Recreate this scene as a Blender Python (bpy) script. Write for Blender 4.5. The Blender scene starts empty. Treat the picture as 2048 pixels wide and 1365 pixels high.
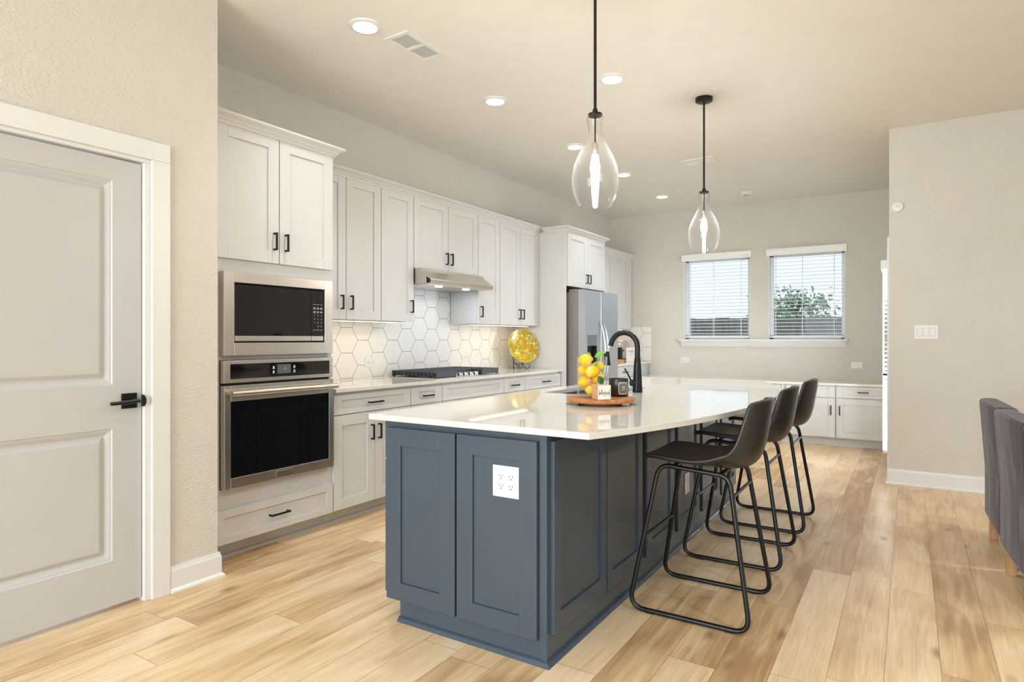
import bpy, bmesh, math, random
from mathutils import Vector, Matrix
random.seed(7)
PI = math.pi
SC = bpy.context.scene
COL = SC.collection

# ------------------------------------------------------------------ camera, world, large lights, exposure
F_PX, HORIZON, YAW, EYE = 1257.0, 677.3, 0.563490, 1.247
cam_d = bpy.data.cameras.new('camera')
cam_d.sensor_width = 36.0
cam_d.lens = F_PX / 2048 * 36.0
cam_d.shift_y = -(682.5 - HORIZON) / 2048
cam_d.clip_start = 0.05
cam = bpy.data.objects.new('camera', cam_d)
COL.objects.link(cam)
cam.location = (0, 0, EYE)
cam.rotation_euler = (PI / 2, 0, YAW)
SC.camera = cam

SC.view_settings.view_transform = 'Standard'
SC.view_settings.look = 'None'
SC.view_settings.gamma = 1.0
SC.view_settings.use_curve_mapping = False
SC.view_settings.exposure = 0.58
SC.cycles.use_denoising = True
SC.cycles.max_bounces = 10
SC.cycles.diffuse_bounces = 6
SC.cycles.transparent_max_bounces = 24
SC.cycles.sample_clamp_indirect = 6.0
SC.cycles.caustics_reflective = False
SC.cycles.caustics_refractive = False

wd = bpy.data.worlds.new('sky')
SC.world = wd
wd.use_nodes = True
bg = wd.node_tree.nodes['Background']
bg.inputs[0].default_value = (0.82, 0.91, 0.97, 1)
bg.inputs[1].default_value = 0.76


def area_light(name, loc, direction, sx, sy, power, color, parent=None, shape='RECTANGLE', spread=PI):
    d = bpy.data.lights.new(name, 'AREA')
    d.shape = shape
    d.size = sx
    if shape in ('RECTANGLE', 'ELLIPSE'):
        d.size_y = sy
    d.energy = power
    d.color = color
    d.spread = spread
    o = bpy.data.objects.new(name, d)
    COL.objects.link(o)
    q = Vector(direction).to_track_quat('-Z', 'Y')
    o.rotation_euler = q.to_euler()
    if parent is not None:
        o.parent = parent
        o.location = Vector(loc) - ORG.get(parent.name, Vector((0, 0, 0)))
    else:
        o.location = loc
    return o


ORG = {}
DAY = (0.75, 0.90, 1.0)
WARM = (0.90, 0.96, 1.0)
# daylight lamps added in made-up living room openings behind and right of the camera
area_light('daylight_fill', (-1.3, -4.02, 1.55), (0, 1, 0), 3.0, 2.2, 205, DAY)
area_light('daylight_fill', (4.02, 0.9, 1.35), (-1, 0, 0), 3.8, 2.4, 12, DAY)
# and through the glass patio door beside the desk
area_light('daylight_fill', (0.10, 7.01, 1.06), (-1, 0, 0), 0.85, 1.9, 92, (0.82, 0.93, 1.0))
LIVING_FILL_W = 7.6
CAN_W, BULB_E, UNDER_W, HOOD_W = 3.4, 315, 0.42, 0.72


# ------------------------------------------------------------------ materials
def lin(c):
    out = []
    for v in c[:3]:
        v = v / 255.0
        out.append(v / 12.92 if v <= 0.04045 else ((v + 0.055) / 1.055) ** 2.4)
    return tuple(out) + (1.0,)


class NT:
    def __init__(self, name):
        self.m = bpy.data.materials.new(name)
        self.m.use_nodes = True
        self.t = self.m.node_tree
        self.b = self.t.nodes['Principled BSDF']
        self.out = self.t.nodes['Material Output']

    def n(self, kind, **kw):
        nd = self.t.nodes.new(kind)
        for k, v in kw.items():
            setattr(nd, k, v)
        return nd

    def link(self, a, b):
        self.t.links.new(a, b)

    def put(self, sock, v):
        if hasattr(v, 'is_linked') or hasattr(v, 'links'):
            self.link(v, sock)
        else:
            sock.default_value = v

    def math(self, op, a, b=None, c=None):
        nd = self.n('ShaderNodeMath', operation=op)
        self.put(nd.inputs[0], a)
        if b is not None:
            self.put(nd.inputs[1], b)
        if c is not None:
            self.put(nd.inputs[2], c)
        return nd.outputs[0]

    def pos(self, obj=False):
        if obj:
            return self.n('ShaderNodeTexCoord').outputs['Object']
        return self.n('ShaderNodeNewGeometry').outputs['Position']

    def scaled(self, v, s):
        nd = self.n('ShaderNodeMapping')
        self.link(v, nd.inputs[0])
        nd.inputs['Scale'].default_value = s
        return nd.outputs[0]

    def noise(self, v, scale, detail=3, rough=0.5, dist=0.0):
        nd = self.n('ShaderNodeTexNoise')
        self.link(v, nd.inputs['Vector'])
        nd.inputs['Scale'].default_value = scale
        nd.inputs['Detail'].default_value = detail
        nd.inputs['Roughness'].default_value = rough
        nd.inputs['Distortion'].default_value = dist
        return nd.outputs[0]

    def ramp(self, fac, stops):
        nd = self.n('ShaderNodeValToRGB')
        el = nd.color_ramp.elements
        while len(el) < len(stops):
            el.new(0.5)
        for e, (p, c) in zip(el, stops):
            e.position = p
            e.color = c
        self.link(fac, nd.inputs[0])
        return nd.outputs[0]

    def mix(self, fac, a, b, mode='MIX'):
        nd = self.n('ShaderNodeMix', data_type='RGBA', blend_type=mode)
        self.put(nd.inputs[0], fac)
        self.put(nd.inputs[6], a)
        self.put(nd.inputs[7], b)
        return nd.outputs[2]

    def bump(self, h, strength, dist=0.002):
        nd = self.n('ShaderNodeBump')
        nd.inputs['Strength'].default_value = strength
        nd.inputs['Distance'].default_value = dist
        self.link(h, nd.inputs['Height'])
        self.link(nd.outputs[0], self.b.inputs['Normal'])


def paint(name, c, rough=0.5, metal=0.0, var=0.03, scale=6, bump=0, bscale=90, bdist=0.002, spec=0.5, coat=0.0, obj=False, bstretch=None):
    k = NT(name)
    v = k.pos(obj)
    col = lin(c)
    lo = tuple(x * (1 - var) for x in col[:3]) + (1,)
    hi = tuple(min(1, x * (1 + var)) for x in col[:3]) + (1,)
    k.link(k.ramp(k.noise(v, scale), [(0.3, lo), (0.7, hi)]), k.b.inputs['Base Color'])
    k.b.inputs['Roughness'].default_value = rough
    k.b.inputs['Metallic'].default_value = metal
    k.b.inputs['Specular IOR Level'].default_value = spec
    k.b.inputs['Coat Weight'].default_value = coat
    if bump:
        k.bump(k.noise(k.scaled(v, bstretch) if bstretch else v, bscale, 2, 0.6), bump, bdist)
    return k.m


def steel(name, c=(208, 200, 190), rough=0.30, stretch=(2, 2, 160)):
    k = NT(name)
    v = k.scaled(k.pos(), stretch)
    f = k.noise(v, 3.0, 2)
    col = lin(c)
    k.link(k.ramp(f, [(0.3, tuple(x * 0.97 for x in col[:3]) + (1,)), (0.7, col)]), k.b.inputs['Base Color'])
    k.b.inputs['Metallic'].default_value = 1.0
    r = k.n('ShaderNodeMapRange')
    k.link(f, r.inputs[0])
    r.inputs[3].default_value = rough - 0.02
    r.inputs[4].default_value = rough + 0.02
    k.link(r.outputs[0], k.b.inputs['Roughness'])
    return k.m


def thin_glass(name, tint=(1, 1, 1, 1), lo=0.04, hi=0.6, rough=0.02, edge=0.0):
    k = NT(name)
    k.t.nodes.remove(k.b)
    tr = k.n('ShaderNodeBsdfTransparent')
    tr.inputs[0].default_value = tint
    gl = k.n('ShaderNodeBsdfGlossy')
    gl.inputs['Roughness'].default_value = rough
    lw = k.n('ShaderNodeLayerWeight')
    lw.inputs[0].default_value = 0.5
    p = k.math('POWER', lw.outputs['Facing'], 3.0)
    r = k.n('ShaderNodeMapRange')
    k.link(p, r.inputs[0])
    r.inputs[3].default_value = lo
    r.inputs[4].default_value = hi
    nz = k.noise(k.pos(), 14, 2)
    fac = k.math('MULTIPLY', r.outputs[0], k.math('ADD', k.math('MULTIPLY', nz, 0.5), 0.75))
    mx = k.n('ShaderNodeMixShader')
    k.link(fac, mx.inputs[0])
    k.link(tr.outputs[0], mx.inputs[1])
    if edge:
        # thick glass seen along its wall scatters some light, so the outline reads pale
        tl = k.n('ShaderNodeBsdfTranslucent')
        m2 = k.n('ShaderNodeMixShader')
        m2.inputs[0].default_value = edge
        k.link(gl.outputs[0], m2.inputs[1])
        k.link(tl.outputs[0], m2.inputs[2])
        k.link(m2.outputs[0], mx.inputs[2])
    else:
        k.link(gl.outputs[0], mx.inputs[2])
    k.link(mx.outputs[0], k.out.inputs[0])
    return k.m


def emit(name, c, strength):
    k = NT(name)
    k.t.nodes.remove(k.b)
    e = k.n('ShaderNodeEmission')
    e.inputs[0].default_value = tuple(c) + (1,)
    e.inputs[1].default_value = strength
    k.link(e.outputs[0], k.out.inputs[0])
    return k.m


def floor_mat():
    k = NT('oak_plank_floor')
    sep = k.n('ShaderNodeSeparateXYZ')
    P = k.pos()
    k.link(P, sep.inputs[0])
    x, y = sep.outputs[0], sep.outputs[1]
    W, L = 0.18, 1.25
    u = k.math('DIVIDE', k.math('ADD', x, 0.438 + 20 * W), W)
    ci = k.math('FLOOR', u)
    uf = k.math('SUBTRACT', u, ci)
    wn = k.n('ShaderNodeTexWhiteNoise', noise_dimensions='1D')
    k.link(ci, wn.inputs['W'])
    v = k.math('ADD', k.math('DIVIDE', k.math('ADD', y, 20), L), k.math('MULTIPLY', wn.outputs[0], 3.0))
    ri = k.math('FLOOR', v)
    vf = k.math('SUBTRACT', v, ri)
    idv = k.n('ShaderNodeCombineXYZ')
    k.link(ci, idv.inputs[0])
    k.link(ri, idv.inputs[1])
    w2 = k.n('ShaderNodeTexWhiteNoise', noise_dimensions='2D')
    k.link(idv.outputs[0], w2.inputs['Vector'])
    pid = w2.outputs[0]
    # per plank offset of the grain
    off = k.n('ShaderNodeCombineXYZ')
    k.link(k.math('MULTIPLY', pid, 37.0), off.inputs[0])
    k.link(k.math('MULTIPLY', pid, 91.0), off.inputs[1])
    add = k.n('ShaderNodeVectorMath', operation='ADD')
    k.link(P, add.inputs[0])
    k.link(off.outputs[0], add.inputs[1])
    pv = add.outputs[0]
    g1 = k.noise(k.scaled(pv, (22, 1.6, 1)), 1.0, 4, 0.55, 0.8)
    g2 = k.noise(k.scaled(pv, (150, 5, 1)), 1.0, 2, 0.5, 0.3)
    g3 = k.noise(k.scaled(pv, (5, 1.8, 1)), 1.0, 2, 0.5, 0.4)
    tone = k.math('ADD', k.math('MULTIPLY', g1, 0.50), k.math('MULTIPLY', g3, 0.50))
    tone = k.math('ADD', tone, k.math('MULTIPLY', k.math('SUBTRACT', pid, 0.5), 0.26))
    col = k.ramp(tone, [(0.30, lin((178, 141, 101))), (0.44, lin((214, 180, 137))), (0.56, lin((231, 202, 161))), (0.74, lin((240, 217, 183)))])
    col = k.mix(k.math('MULTIPLY', k.ramp(g2, [(0.35, (1, 1, 1, 1)), (0.60, (0, 0, 0, 1))]), 0.20), col, lin((150, 110, 72)))
    # knots
    vo = k.n('ShaderNodeTexVoronoi')
    vo.inputs['Scale'].default_value = 1.0
    k.link(k.scaled(pv, (4.5, 1.9, 1)), vo.inputs['Vector'])
    wob = k.math('ADD', vo.outputs['Distance'], k.math('MULTIPLY', g1, 0.10))
    kn = k.ramp(wob, [(0.08, (1, 1, 1, 1)), (0.19, (0, 0, 0, 1))])
    col = k.mix(k.math('MULTIPLY', kn, 0.62), col, lin((112, 76, 46)))
    # seams
    sx = k.math('MINIMUM', uf, k.math('SUBTRACT', 1.0, uf))
    sy = k.math('MINIMUM', vf, k.math('SUBTRACT', 1.0, vf))
    seam = k.math('MAXIMUM', k.math('LESS_THAN', sx, 0.0085), k.math('LESS_THAN', sy, 0.0013))
    col = k.mix(k.math('MULTIPLY', seam, 0.55), col, lin((120, 84, 52)))
    k.link(col, k.b.inputs['Base Color'])
    k.b.inputs['Roughness'].default_value = 0.30
    k.b.inputs['Specular IOR Level'].default_value = 0.5
    h = k.math('SUBTRACT', k.math('MULTIPLY', g2, 0.35), k.math('MULTIPLY', seam, 1.0))
    k.bump(h, 0.25, 0.001)
    return k.m


def hex_mat(name, axis, u0, z0):
    k = NT(name)
    sep = k.n('ShaderNodeSeparateXYZ')
    k.link(k.pos(), sep.inputs[0])
    R = 0.1182
    r = R * math.sqrt(3) / 2
    u = k.math('SUBTRACT', sep.outputs[1 if axis == 'y' else 0], u0)
    z = k.math('SUBTRACT', sep.outputs[2], z0)
    sx, sy = 3 * R, 2 * r

    def cell(ou, oz):
        a = k.math('WRAP', k.math('SUBTRACT', u, ou), sx / 2, -sx / 2)
        b = k.math('WRAP', k.math('SUBTRACT', z, oz), sy / 2, -sy / 2)
        a = k.math('ABSOLUTE', a)
        b = k.math('ABSOLUTE', b)
        return k.math('MAXIMUM', b, k.math('ADD', k.math('MULTIPLY', a, math.sqrt(3) / 2), k.math('MULTIPLY', b, 0.5)))
    d = k.math('MINIMUM', cell(0, 0), cell(sx / 2, sy / 2))
    g = k.n('ShaderNodeMapRange')
    k.link(d, g.inputs[0])
    g.inputs[1].default_value = r - 0.0030
    g.inputs[2].default_value = r - 0.0014
    col = k.mix(g.outputs[0], lin((232, 229, 224)), lin((140, 138, 136)))
    k.link(col, k.b.inputs['Base Color'])
    rr = k.n('ShaderNodeMapRange')
    k.link(g.outputs[0], rr.inputs[0])
    rr.inputs[3].default_value = 0.42
    rr.inputs[4].default_value = 0.8
    k.link(rr.outputs[0], k.b.inputs['Roughness'])
    k.bump(k.math('SUBTRACT', 1.0, g.outputs[0]), 0.4, 0.001)
    return k.m


def wood_mat(name, a, b, scale=(3, 60, 60), rough=0.5, obj=True):
    k = NT(name)
    f = k.noise(k.scaled(k.pos(obj), scale), 1.0, 4, 0.6, 1.0)
    k.link(k.ramp(f, [(0.3, lin(a)), (0.7, lin(b))]), k.b.inputs['Base Color'])
    k.b.inputs['Roughness'].default_value = rough
    k.bump(f, 0.15, 0.001)
    return k.m


def velvet_mat():
    k = NT('plum_grey_velvet')
    v = k.pos(True)
    f = k.noise(k.scaled(v, (9, 9, 1.2)), 2.0, 5, 0.65, 1.0)
    k.link(k.ramp(f, [(0.36, lin((38, 28, 36))), (0.5, lin((68, 53, 64))), (0.66, lin((106, 88, 101)))]), k.b.inputs['Base Color'])
    k.b.inputs['Roughness'].default_value = 0.85
    k.b.inputs['Sheen Weight'].default_value = 0.15
    k.bump(k.noise(v, 250, 2), 0.2, 0.001)
    return k.m


def plate_mat():
    k = NT('amber_mosaic_glass')
    v = k.pos(True)
    vo = k.n('ShaderNodeTexVoronoi')
    vo.inputs['Scale'].default_value = 36
    vo.inputs['Randomness'].default_value = 0.55
    k.link(v, vo.inputs['Vector'])
    sp = k.n('ShaderNodeSeparateColor')
    k.link(vo.outputs['Color'], sp.inputs[0])
    col = k.ramp(sp.outputs[0], [(0.1, lin((196, 146, 20))), (0.35, lin((212, 180, 44))), (0.62, lin((188, 168, 44))), (0.82, lin((176, 200, 120))), (0.95, lin((228, 214, 130)))])
    ed = k.n('ShaderNodeTexVoronoi', feature='DISTANCE_TO_EDGE')
    ed.inputs['Scale'].default_value = 36
    ed.inputs['Randomness'].default_value = 0.55
    k.link(v, ed.inputs['Vector'])
    e = k.ramp(ed.outputs['Distance'], [(0.04, (1, 1, 1, 1)), (0.12, (0, 0, 0, 1))])
    col = k.mix(k.math('MULTIPLY', e, 0.6), col, lin((112, 86, 16)))
    k.link(col, k.b.inputs['Base Color'])
    k.b.inputs['Roughness'].default_value = 0.12
    k.b.inputs['Coat Weight'].default_value = 0.6
    k.bump(ed.outputs['Distance'], 0.6, 0.004)
    return k.m


def quartz_mat(name, c):
    k = NT(name)
    v = k.pos()
    f = k.noise(v, 2.2, 5, 0.6, 1.5)
    base = lin(c)
    k.link(k.ramp(f, [(0.40, tuple(x * 0.97 for x in base[:3]) + (1,)), (0.52, base)]), k.b.inputs['Base Color'])
    k.b.inputs['Roughness'].default_value = 0.035
    k.b.inputs['Specular IOR Level'].default_value = 0.6
    return k.m


WALLC = (212, 206, 196)
M = {}
M['wall'] = paint('wall_paint', WALLC, 0.8, var=0.015, bump=0.9, bscale=62, bdist=0.005, spec=0.25, bstretch=(1, 1, 1.9))
M['ceil'] = paint('ceiling_paint', (230, 227, 220), 0.85, var=0.015, bump=0.3, bscale=70, bdist=0.003, spec=0.2)
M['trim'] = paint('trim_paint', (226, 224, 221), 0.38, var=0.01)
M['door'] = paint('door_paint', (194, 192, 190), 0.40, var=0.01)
M['cab'] = paint('cabinet_paint', (208, 206, 203), 0.38, var=0.012)
M['toe'] = paint('toe_kick_paint', (190, 186, 180), 0.5, var=0.015)
M['navy'] = paint('slate_blue_paint', (67, 80, 94), 0.30, var=0.03)
M['floor'] = floor_mat()
M['hexL'] = hex_mat('hex_tile_long_wall', 'y', 3.548, 1.232)
M['hexB'] = hex_mat('hex_tile_end_wall', 'x', -3.41, 1.326)
M['quartz'] = quartz_mat('white_quartz', (220, 217, 211))
M['desk'] = quartz_mat('desk_quartz', (226, 220, 210))
M['steel'] = steel('brushed_steel')
M['steel2'] = steel('fridge_steel', (196, 200, 203), 0.32)
M['fridge_side'] = paint('fridge_side_grey', (150, 142, 136), 0.45, metal=0.3)
M['dark'] = paint('flat_black', (18, 17, 16), 0.6)  # black of housings, end caps, gasket, dispenser recess and glides
M['blackglass'] = paint('black_glass', (9, 9, 11), 0.05, spec=0.6)
M['display'] = paint('grey_display', (96, 100, 100), 0.15)
M['legend'] = paint('legend_print', (205, 208, 210), 0.5)
M['pull'] = paint('black_bronze', (34, 29, 25), 0.35, metal=0.5)
M['matteblack'] = paint('matte_black', (22, 22, 23), 0.32, metal=0.3)
M['castiron'] = paint('cast_iron', (66, 69, 76), 0.55)
M['chrome'] = paint('chrome', (225, 225, 228), 0.12, metal=1.0)
M['leather'] = paint('black_leather', (40, 39, 36), 0.34, bump=0.25, bscale=260, bdist=0.001, spec=0.5, obj=True)
M['frame'] = paint('stool_frame_black', (20, 20, 20), 0.30, metal=0.2)
M['glass'] = thin_glass('clear_glass', (1, 1, 1, 1), 0.016, 0.85, edge=0.03)
M['pane'] = thin_glass('window_pane', (0.985, 0.992, 1, 1), 0.005, 0.25)
M['vase'] = thin_glass('vase_glass', (0.992, 0.995, 0.992, 1), 0.010, 0.75, edge=0.35)
M['white'] = paint('white_plastic', (226, 225, 222), 0.35, var=0.008)
M['slot'] = paint('slot_dark', (56, 54, 52), 0.6)
M['vinyl'] = paint('window_vinyl', (238, 240, 242), 0.4, var=0.01)
M['slat'] = paint('blind_slat', (240, 240, 238), 0.45, var=0.01)
M['lemon'] = paint('lemon_peel', (247, 196, 16), 0.42, var=0.06, scale=20, bump=0.35, bscale=220, bdist=0.001, obj=True)
M['leafd'] = paint('dark_leaf', (34, 88, 42), 0.45, var=0.15, scale=30)
M['leaf'] = paint('fresh_leaf', (112, 170, 56), 0.45, var=0.15, scale=30)
M['acacia'] = wood_mat('acacia_wood', (150, 88, 44), (205, 138, 80), (8, 60, 60), 0.42)
M['palewood'] = wood_mat('pale_wood', (190, 140, 96), (215, 170, 124), (40, 6, 40), 0.55)
M['legwood'] = wood_mat('light_oak_leg', (176, 128, 84), (214, 168, 118), (60, 60, 4), 0.5)
M['blockface'] = paint('block_white', (228, 222, 210), 0.6, var=0.02)
M['ink'] = paint('black_ink', (50, 46, 42), 0.6)
M['candle'] = paint('matte_candle_jar', (46, 46, 48), 0.32)
M['clabel'] = paint('candle_label', (112, 112, 98), 0.4)
M['clabel2'] = paint('candle_label_rim', (196, 198, 178), 0.4)
M['plate'] = plate_mat()
M['iron'] = paint('wrought_iron', (36, 26, 20), 0.5, metal=0.4)
M['velvet'] = velvet_mat()
M['piping'] = paint('pale_piping', (158, 148, 146), 0.7)
M['fence'] = wood_mat('weathered_fence', (112, 108, 108), (150, 146, 146), (20, 20, 2), 0.9, False)
M['grass'] = paint('lawn', (96, 112, 70), 0.9, var=0.2)
M['foliage'] = paint('tree_leaves', (150, 176, 150), 0.7, var=0.25, scale=3)
M['bark'] = paint('bark', (92, 80, 70), 0.9)
M['lens'] = emit('lamp_lens', (1.0, 0.95, 0.86), 9)
M['bulb'] = emit('bulb_glow', (1.0, 0.97, 0.92), BULB_E)
M['strip'] = emit('warm_strip', (1.0, 0.80, 0.52), 2.6)
M['hoodlens'] = emit('cool_lens', (0.85, 0.93, 1.0), 8)
M['sinksteel'] = steel('sink_steel', (150, 150, 148), 0.3, (60, 2, 2))
M['hose'] = paint('pale_hose', (214, 210, 204), 0.4)


# ------------------------------------------------------------------ mesh builder
class MB:
    def __init__(self):
        self.v, self.f = [], []

    def add(self, vs, fs):
        n = len(self.v)
        self.v += [tuple(p) for p in vs]
        self.f += [tuple(i + n for i in f) for f in fs]
        return self

    def box(self, x0, x1, y0, y1, z0, z1):
        x0, x1 = min(x0, x1), max(x0, x1)
        y0, y1 = min(y0, y1), max(y0, y1)
        z0, z1 = min(z0, z1), max(z0, z1)
        vs = [(x0, y0, z0), (x1, y0, z0), (x1, y1, z0), (x0, y1, z0), (x0, y0, z1), (x1, y0, z1), (x1, y1, z1), (x0, y1, z1)]
        return self.add(vs, [(3, 2, 1, 0), (4, 5, 6, 7), (0, 1, 5, 4), (1, 2, 6, 5), (2, 3, 7, 6), (3, 0, 4, 7)])

    def prism(self, poly, put, a0, a1):
        """closed polygon poly of (p, q); put(p, q, a) -> xyz"""
        n = len(poly)
        vs = [put(p, q, a0) for p, q in poly] + [put(p, q, a1) for p, q in poly]
        fs = [tuple(range(n))[::-1], tuple(range(n, 2 * n))]
        fs += [(i, (i + 1) % n, n + (i + 1) % n, n + i) for i in range(n)]
        return self.add(vs, fs)

    def tube(self, pts, r, seg=10, closed=False):
        pts = [Vector(p) for p in pts]
        n = len(pts)
        rs = r if isinstance(r, (list, tuple)) else [r] * n
        rings = []
        ref = None
        for i, p in enumerate(pts):
            if closed:
                t = (pts[(i + 1) % n] - pts[i - 1]).normalized()
            else:
                t = (pts[min(i + 1, n - 1)] - pts[max(i - 1, 0)]).normalized()
            if ref is None:
                ref = Vector((0, 0, 1)) if abs(t.z) < 0.9 else Vector((1, 0, 0))
            a = (ref - t * ref.dot(t)).normalized()
            ref = a
            b = t.cross(a)
            rings.append([p + (a * math.cos(2 * PI * k / seg) + b * math.sin(2 * PI * k / seg)) * rs[i] for k in range(seg)])
        vs = [q for ring in rings for q in ring]
        fs = []
        m = n if closed else n - 1
        for i in range(m):
            j = (i + 1) % n
            for k in range(seg):
                fs.append((i * seg + k, i * seg + (k + 1) % seg, j * seg + (k + 1) % seg, j * seg + k))
        if not closed:
            fs.append(tuple(range(seg))[::-1])
            fs.append(tuple((n - 1) * seg + k for k in range(seg)))
        return self.add(vs, fs)

    def lathe(self, prof, cx, cy, seg=40, cap0=True, cap1=True):
        vs = []
        for r, z in prof:
            for k in range(seg):
                a = 2 * PI * k / seg
                vs.append((cx + r * math.cos(a), cy + r * math.sin(a), z))
        fs = []
        for i in range(len(prof) - 1):
            for k in range(seg):
                fs.append((i * seg + k, i * seg + (k + 1) % seg, (i + 1) * seg + (k + 1) % seg, (i + 1) * seg + k))
        if cap0:
            fs.append(tuple(range(seg))[::-1])
        if cap1:
            fs.append(tuple((len(prof) - 1) * seg + k for k in range(seg)))
        return self.add(vs, fs)

    def disc_axis(self, c, axis, prof, seg=28):
        """lathe along axis from centre c; prof (radius, distance along axis)"""
        ax = Vector(axis).normalized()
        a = Vector((0, 0, 1)) if abs(ax.z) < 0.9 else Vector((1, 0, 0))
        a = (a - ax * a.dot(ax)).normalized()
        b = ax.cross(a)
        c = Vector(c)
        vs = []
        for r, h in prof:
            for k in range(seg):
                t = 2 * PI * k / seg
                vs.append(c + ax * h + (a * math.cos(t) + b * math.sin(t)) * r)
        fs = []
        n = len(prof)
        for i in range(n - 1):
            for k in range(seg):
                fs.append((i * seg + k, i * seg + (k + 1) % seg, (i + 1) * seg + (k + 1) % seg, (i + 1) * seg + k))
        fs.append(tuple(range(seg))[::-1])
        fs.append(tuple((n - 1) * seg + k for k in range(seg)))
        return self.add(vs, fs)

    def xform(self, mat):
        self.v = [tuple(mat @ Vector(p)) for p in self.v]
        return self


def finish(me):
    bm = bmesh.new()
    bm.from_mesh(me)
    bmesh.ops.recalc_face_normals(bm, faces=bm.faces)
    bm.to_mesh(me)
    bm.free()


def tag(o, label=None, cat=None, group=None, kind=None):
    if label:
        o['label'] = label
    if cat:
        o['category'] = cat
    if group:
        o['group'] = group
    if kind:
        o['kind'] = kind
    return o


def build(name, mb, mat, parent=None, local=False, smooth=False, bevel=0.0, seg=2, sub=0, label=None):
    org = Vector((0, 0, 0))
    if parent is not None and not local:
        org = ORG.get(parent.name, org)
    if parent is None and not local:
        xs = [p[0] for p in mb.v]
        ys = [p[1] for p in mb.v]
        zs = [p[2] for p in mb.v]
        org = Vector(((min(xs) + max(xs)) / 2, (min(ys) + max(ys)) / 2, min(zs)))
    me = bpy.data.meshes.new(name)
    me.from_pydata([(p[0] - org.x, p[1] - org.y, p[2] - org.z) for p in mb.v], [], mb.f)
    finish(me)
    me.materials.append(mat)
    if smooth:
        me.polygons.foreach_set('use_smooth', [True] * len(me.polygons))
    o = bpy.data.objects.new(name, me)
    COL.objects.link(o)
    if parent is not None:
        o.parent = parent
        if not local:
            ORG[o.name] = org
    else:
        o.location = org
        ORG[o.name] = org
    if bevel:
        b = o.modifiers.new('bevel', 'BEVEL')
        b.width = bevel
        b.segments = seg
        b.limit_method = 'ANGLE'
        b.angle_limit = math.radians(40)
    if sub:
        s = o.modifiers.new('sub', 'SUBSURF')
        s.levels = sub
        s.render_levels = sub
    if smooth and not sub:
        try:
            me.set_sharp_from_angle(angle=math.radians(42))
        except Exception:
            pass
    if label:
        o['label'] = label
    return o


def thing(name, label, cat, loc, rz=0.0, group=None):
    o = bpy.data.objects.new(name, None)
    o.empty_display_size = 0.1
    COL.objects.link(o)
    o.location = loc
    o.rotation_euler = (0, 0, rz)
    ORG[o.name] = Vector(loc)
    return tag(o, label, cat, group)


def struct(name, mb, mat, **kw):
    return tag(build(name, mb, mat, **kw), kind='structure')


def copy_thing(o, loc, rz=0.0):
    """a thing with copies of its parts and sub-parts"""
    r = o.copy()
    COL.objects.link(r)
    r.location = loc
    r.rotation_euler = (0, 0, rz)

    def rec(src, dst):
        for ch in [c for c in bpy.data.objects if c.parent == src]:
            n = ch.copy()
            COL.objects.link(n)
            n.parent = dst
            rec(ch, n)
    rec(o, r)
    return r


# face maps: (u along the wall, z, d depth behind the front plane) -> xyz
def face(ax, plane):
    if ax == '+x':
        return lambda u, z, d: (plane - d, u, z)
    if ax == '-x':
        return lambda u, z, d: (plane + d, u, z)
    return lambda u, z, d: (u, plane + d, z)


def fbox(mb, fm, u0, u1, z0, z1, d0, d1):
    a, b = fm(u0, z0, d0), fm(u1, z1, d1)
    return mb.box(a[0], b[0], a[1], b[1], a[2], b[2])


def shaker(fm, u0, u1, z0, z1, t=0.02, ru=0.072, rz=0.072, rec=0.009):
    mb = MB()
    fbox(mb, fm, u0, u0 + ru, z0, z1, 0, t)
    fbox(mb, fm, u1 - ru, u1, z0, z1, 0, t)
    fbox(mb, fm, u0 + ru, u1 - ru, z1 - rz, z1, 0, t)
    fbox(mb, fm, u0 + ru, u1 - ru, z0, z0 + rz, 0, t)
    fbox(mb, fm, u0 + ru, u1 - ru, z0 + rz, z1 - rz, rec, t)
    return mb


def pull(fm, u, z, L, vertical):
    mb = MB()
    h = L / 2
    w, so = 0.0055, 0.032
    if vertical:
        fbox(mb, fm, u - w, u + w, z - h, z + h, -so, -so + 0.010)
        for e in (-1, 1):
            c = z + e * (h - w)
            fbox(mb, fm, u - w, u + w, c - w, c + w, -so + 0.009, 0.0)
    else:
        fbox(mb, fm, u - h, u + h, z - w, z + w, -so, -so + 0.010)
        for e in (-1, 1):
            c = u + e * (h - w)
            fbox(mb, fm, c - w, c + w, z - w, z + w, -so + 0.009, 0.0)
    return mb


def door(par, fm, u0, u1, z0, z1, mat, handle=None, name='door', ru=0.072, rz=0.072):
    d = build(name, shaker(fm, u0, u1, z0, z1, ru=ru, rz=rz), mat, par, bevel=0.0015)
    if handle:
        build('handle', pull(fm, *handle), M['pull'], d, bevel=0.001)
    return d


def sweep(path, prof, side=1):
    """profile (out, z) carried along a horizontal polyline; out to the right of travel when side = 1"""
    mb = MB()
    n, m = len(path), len(prof)
    vs = []
    for i, p in enumerate(path):
        p = Vector(p)
        t0 = (p - Vector(path[i - 1])).normalized() if i > 0 else None
        t1 = (Vector(path[i + 1]) - p).normalized() if i < n - 1 else None
        ns = [Vector((t.y, -t.x)) * side for t in (t0, t1) if t is not None]
        if len(ns) == 2:
            b = (ns[0] + ns[1]).normalized()
            b = b / max(0.3, b.dot(ns[0]))
        else:
            b = ns[0]
        for o_, z in prof:
            vs.append((p.x + b.x * o_, p.y + b.y * o_, z))
    fs = []
    for i in range(n - 1):
        for k in range(m):
            fs.append((i * m + k, i * m + (k + 1) % m, (i + 1) * m + (k + 1) % m, (i + 1) * m + k))
    fs.append(tuple(range(m))[::-1])
    fs.append(tuple((n - 1) * m + k for k in range(m)))
    return mb.add(vs, fs)


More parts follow.
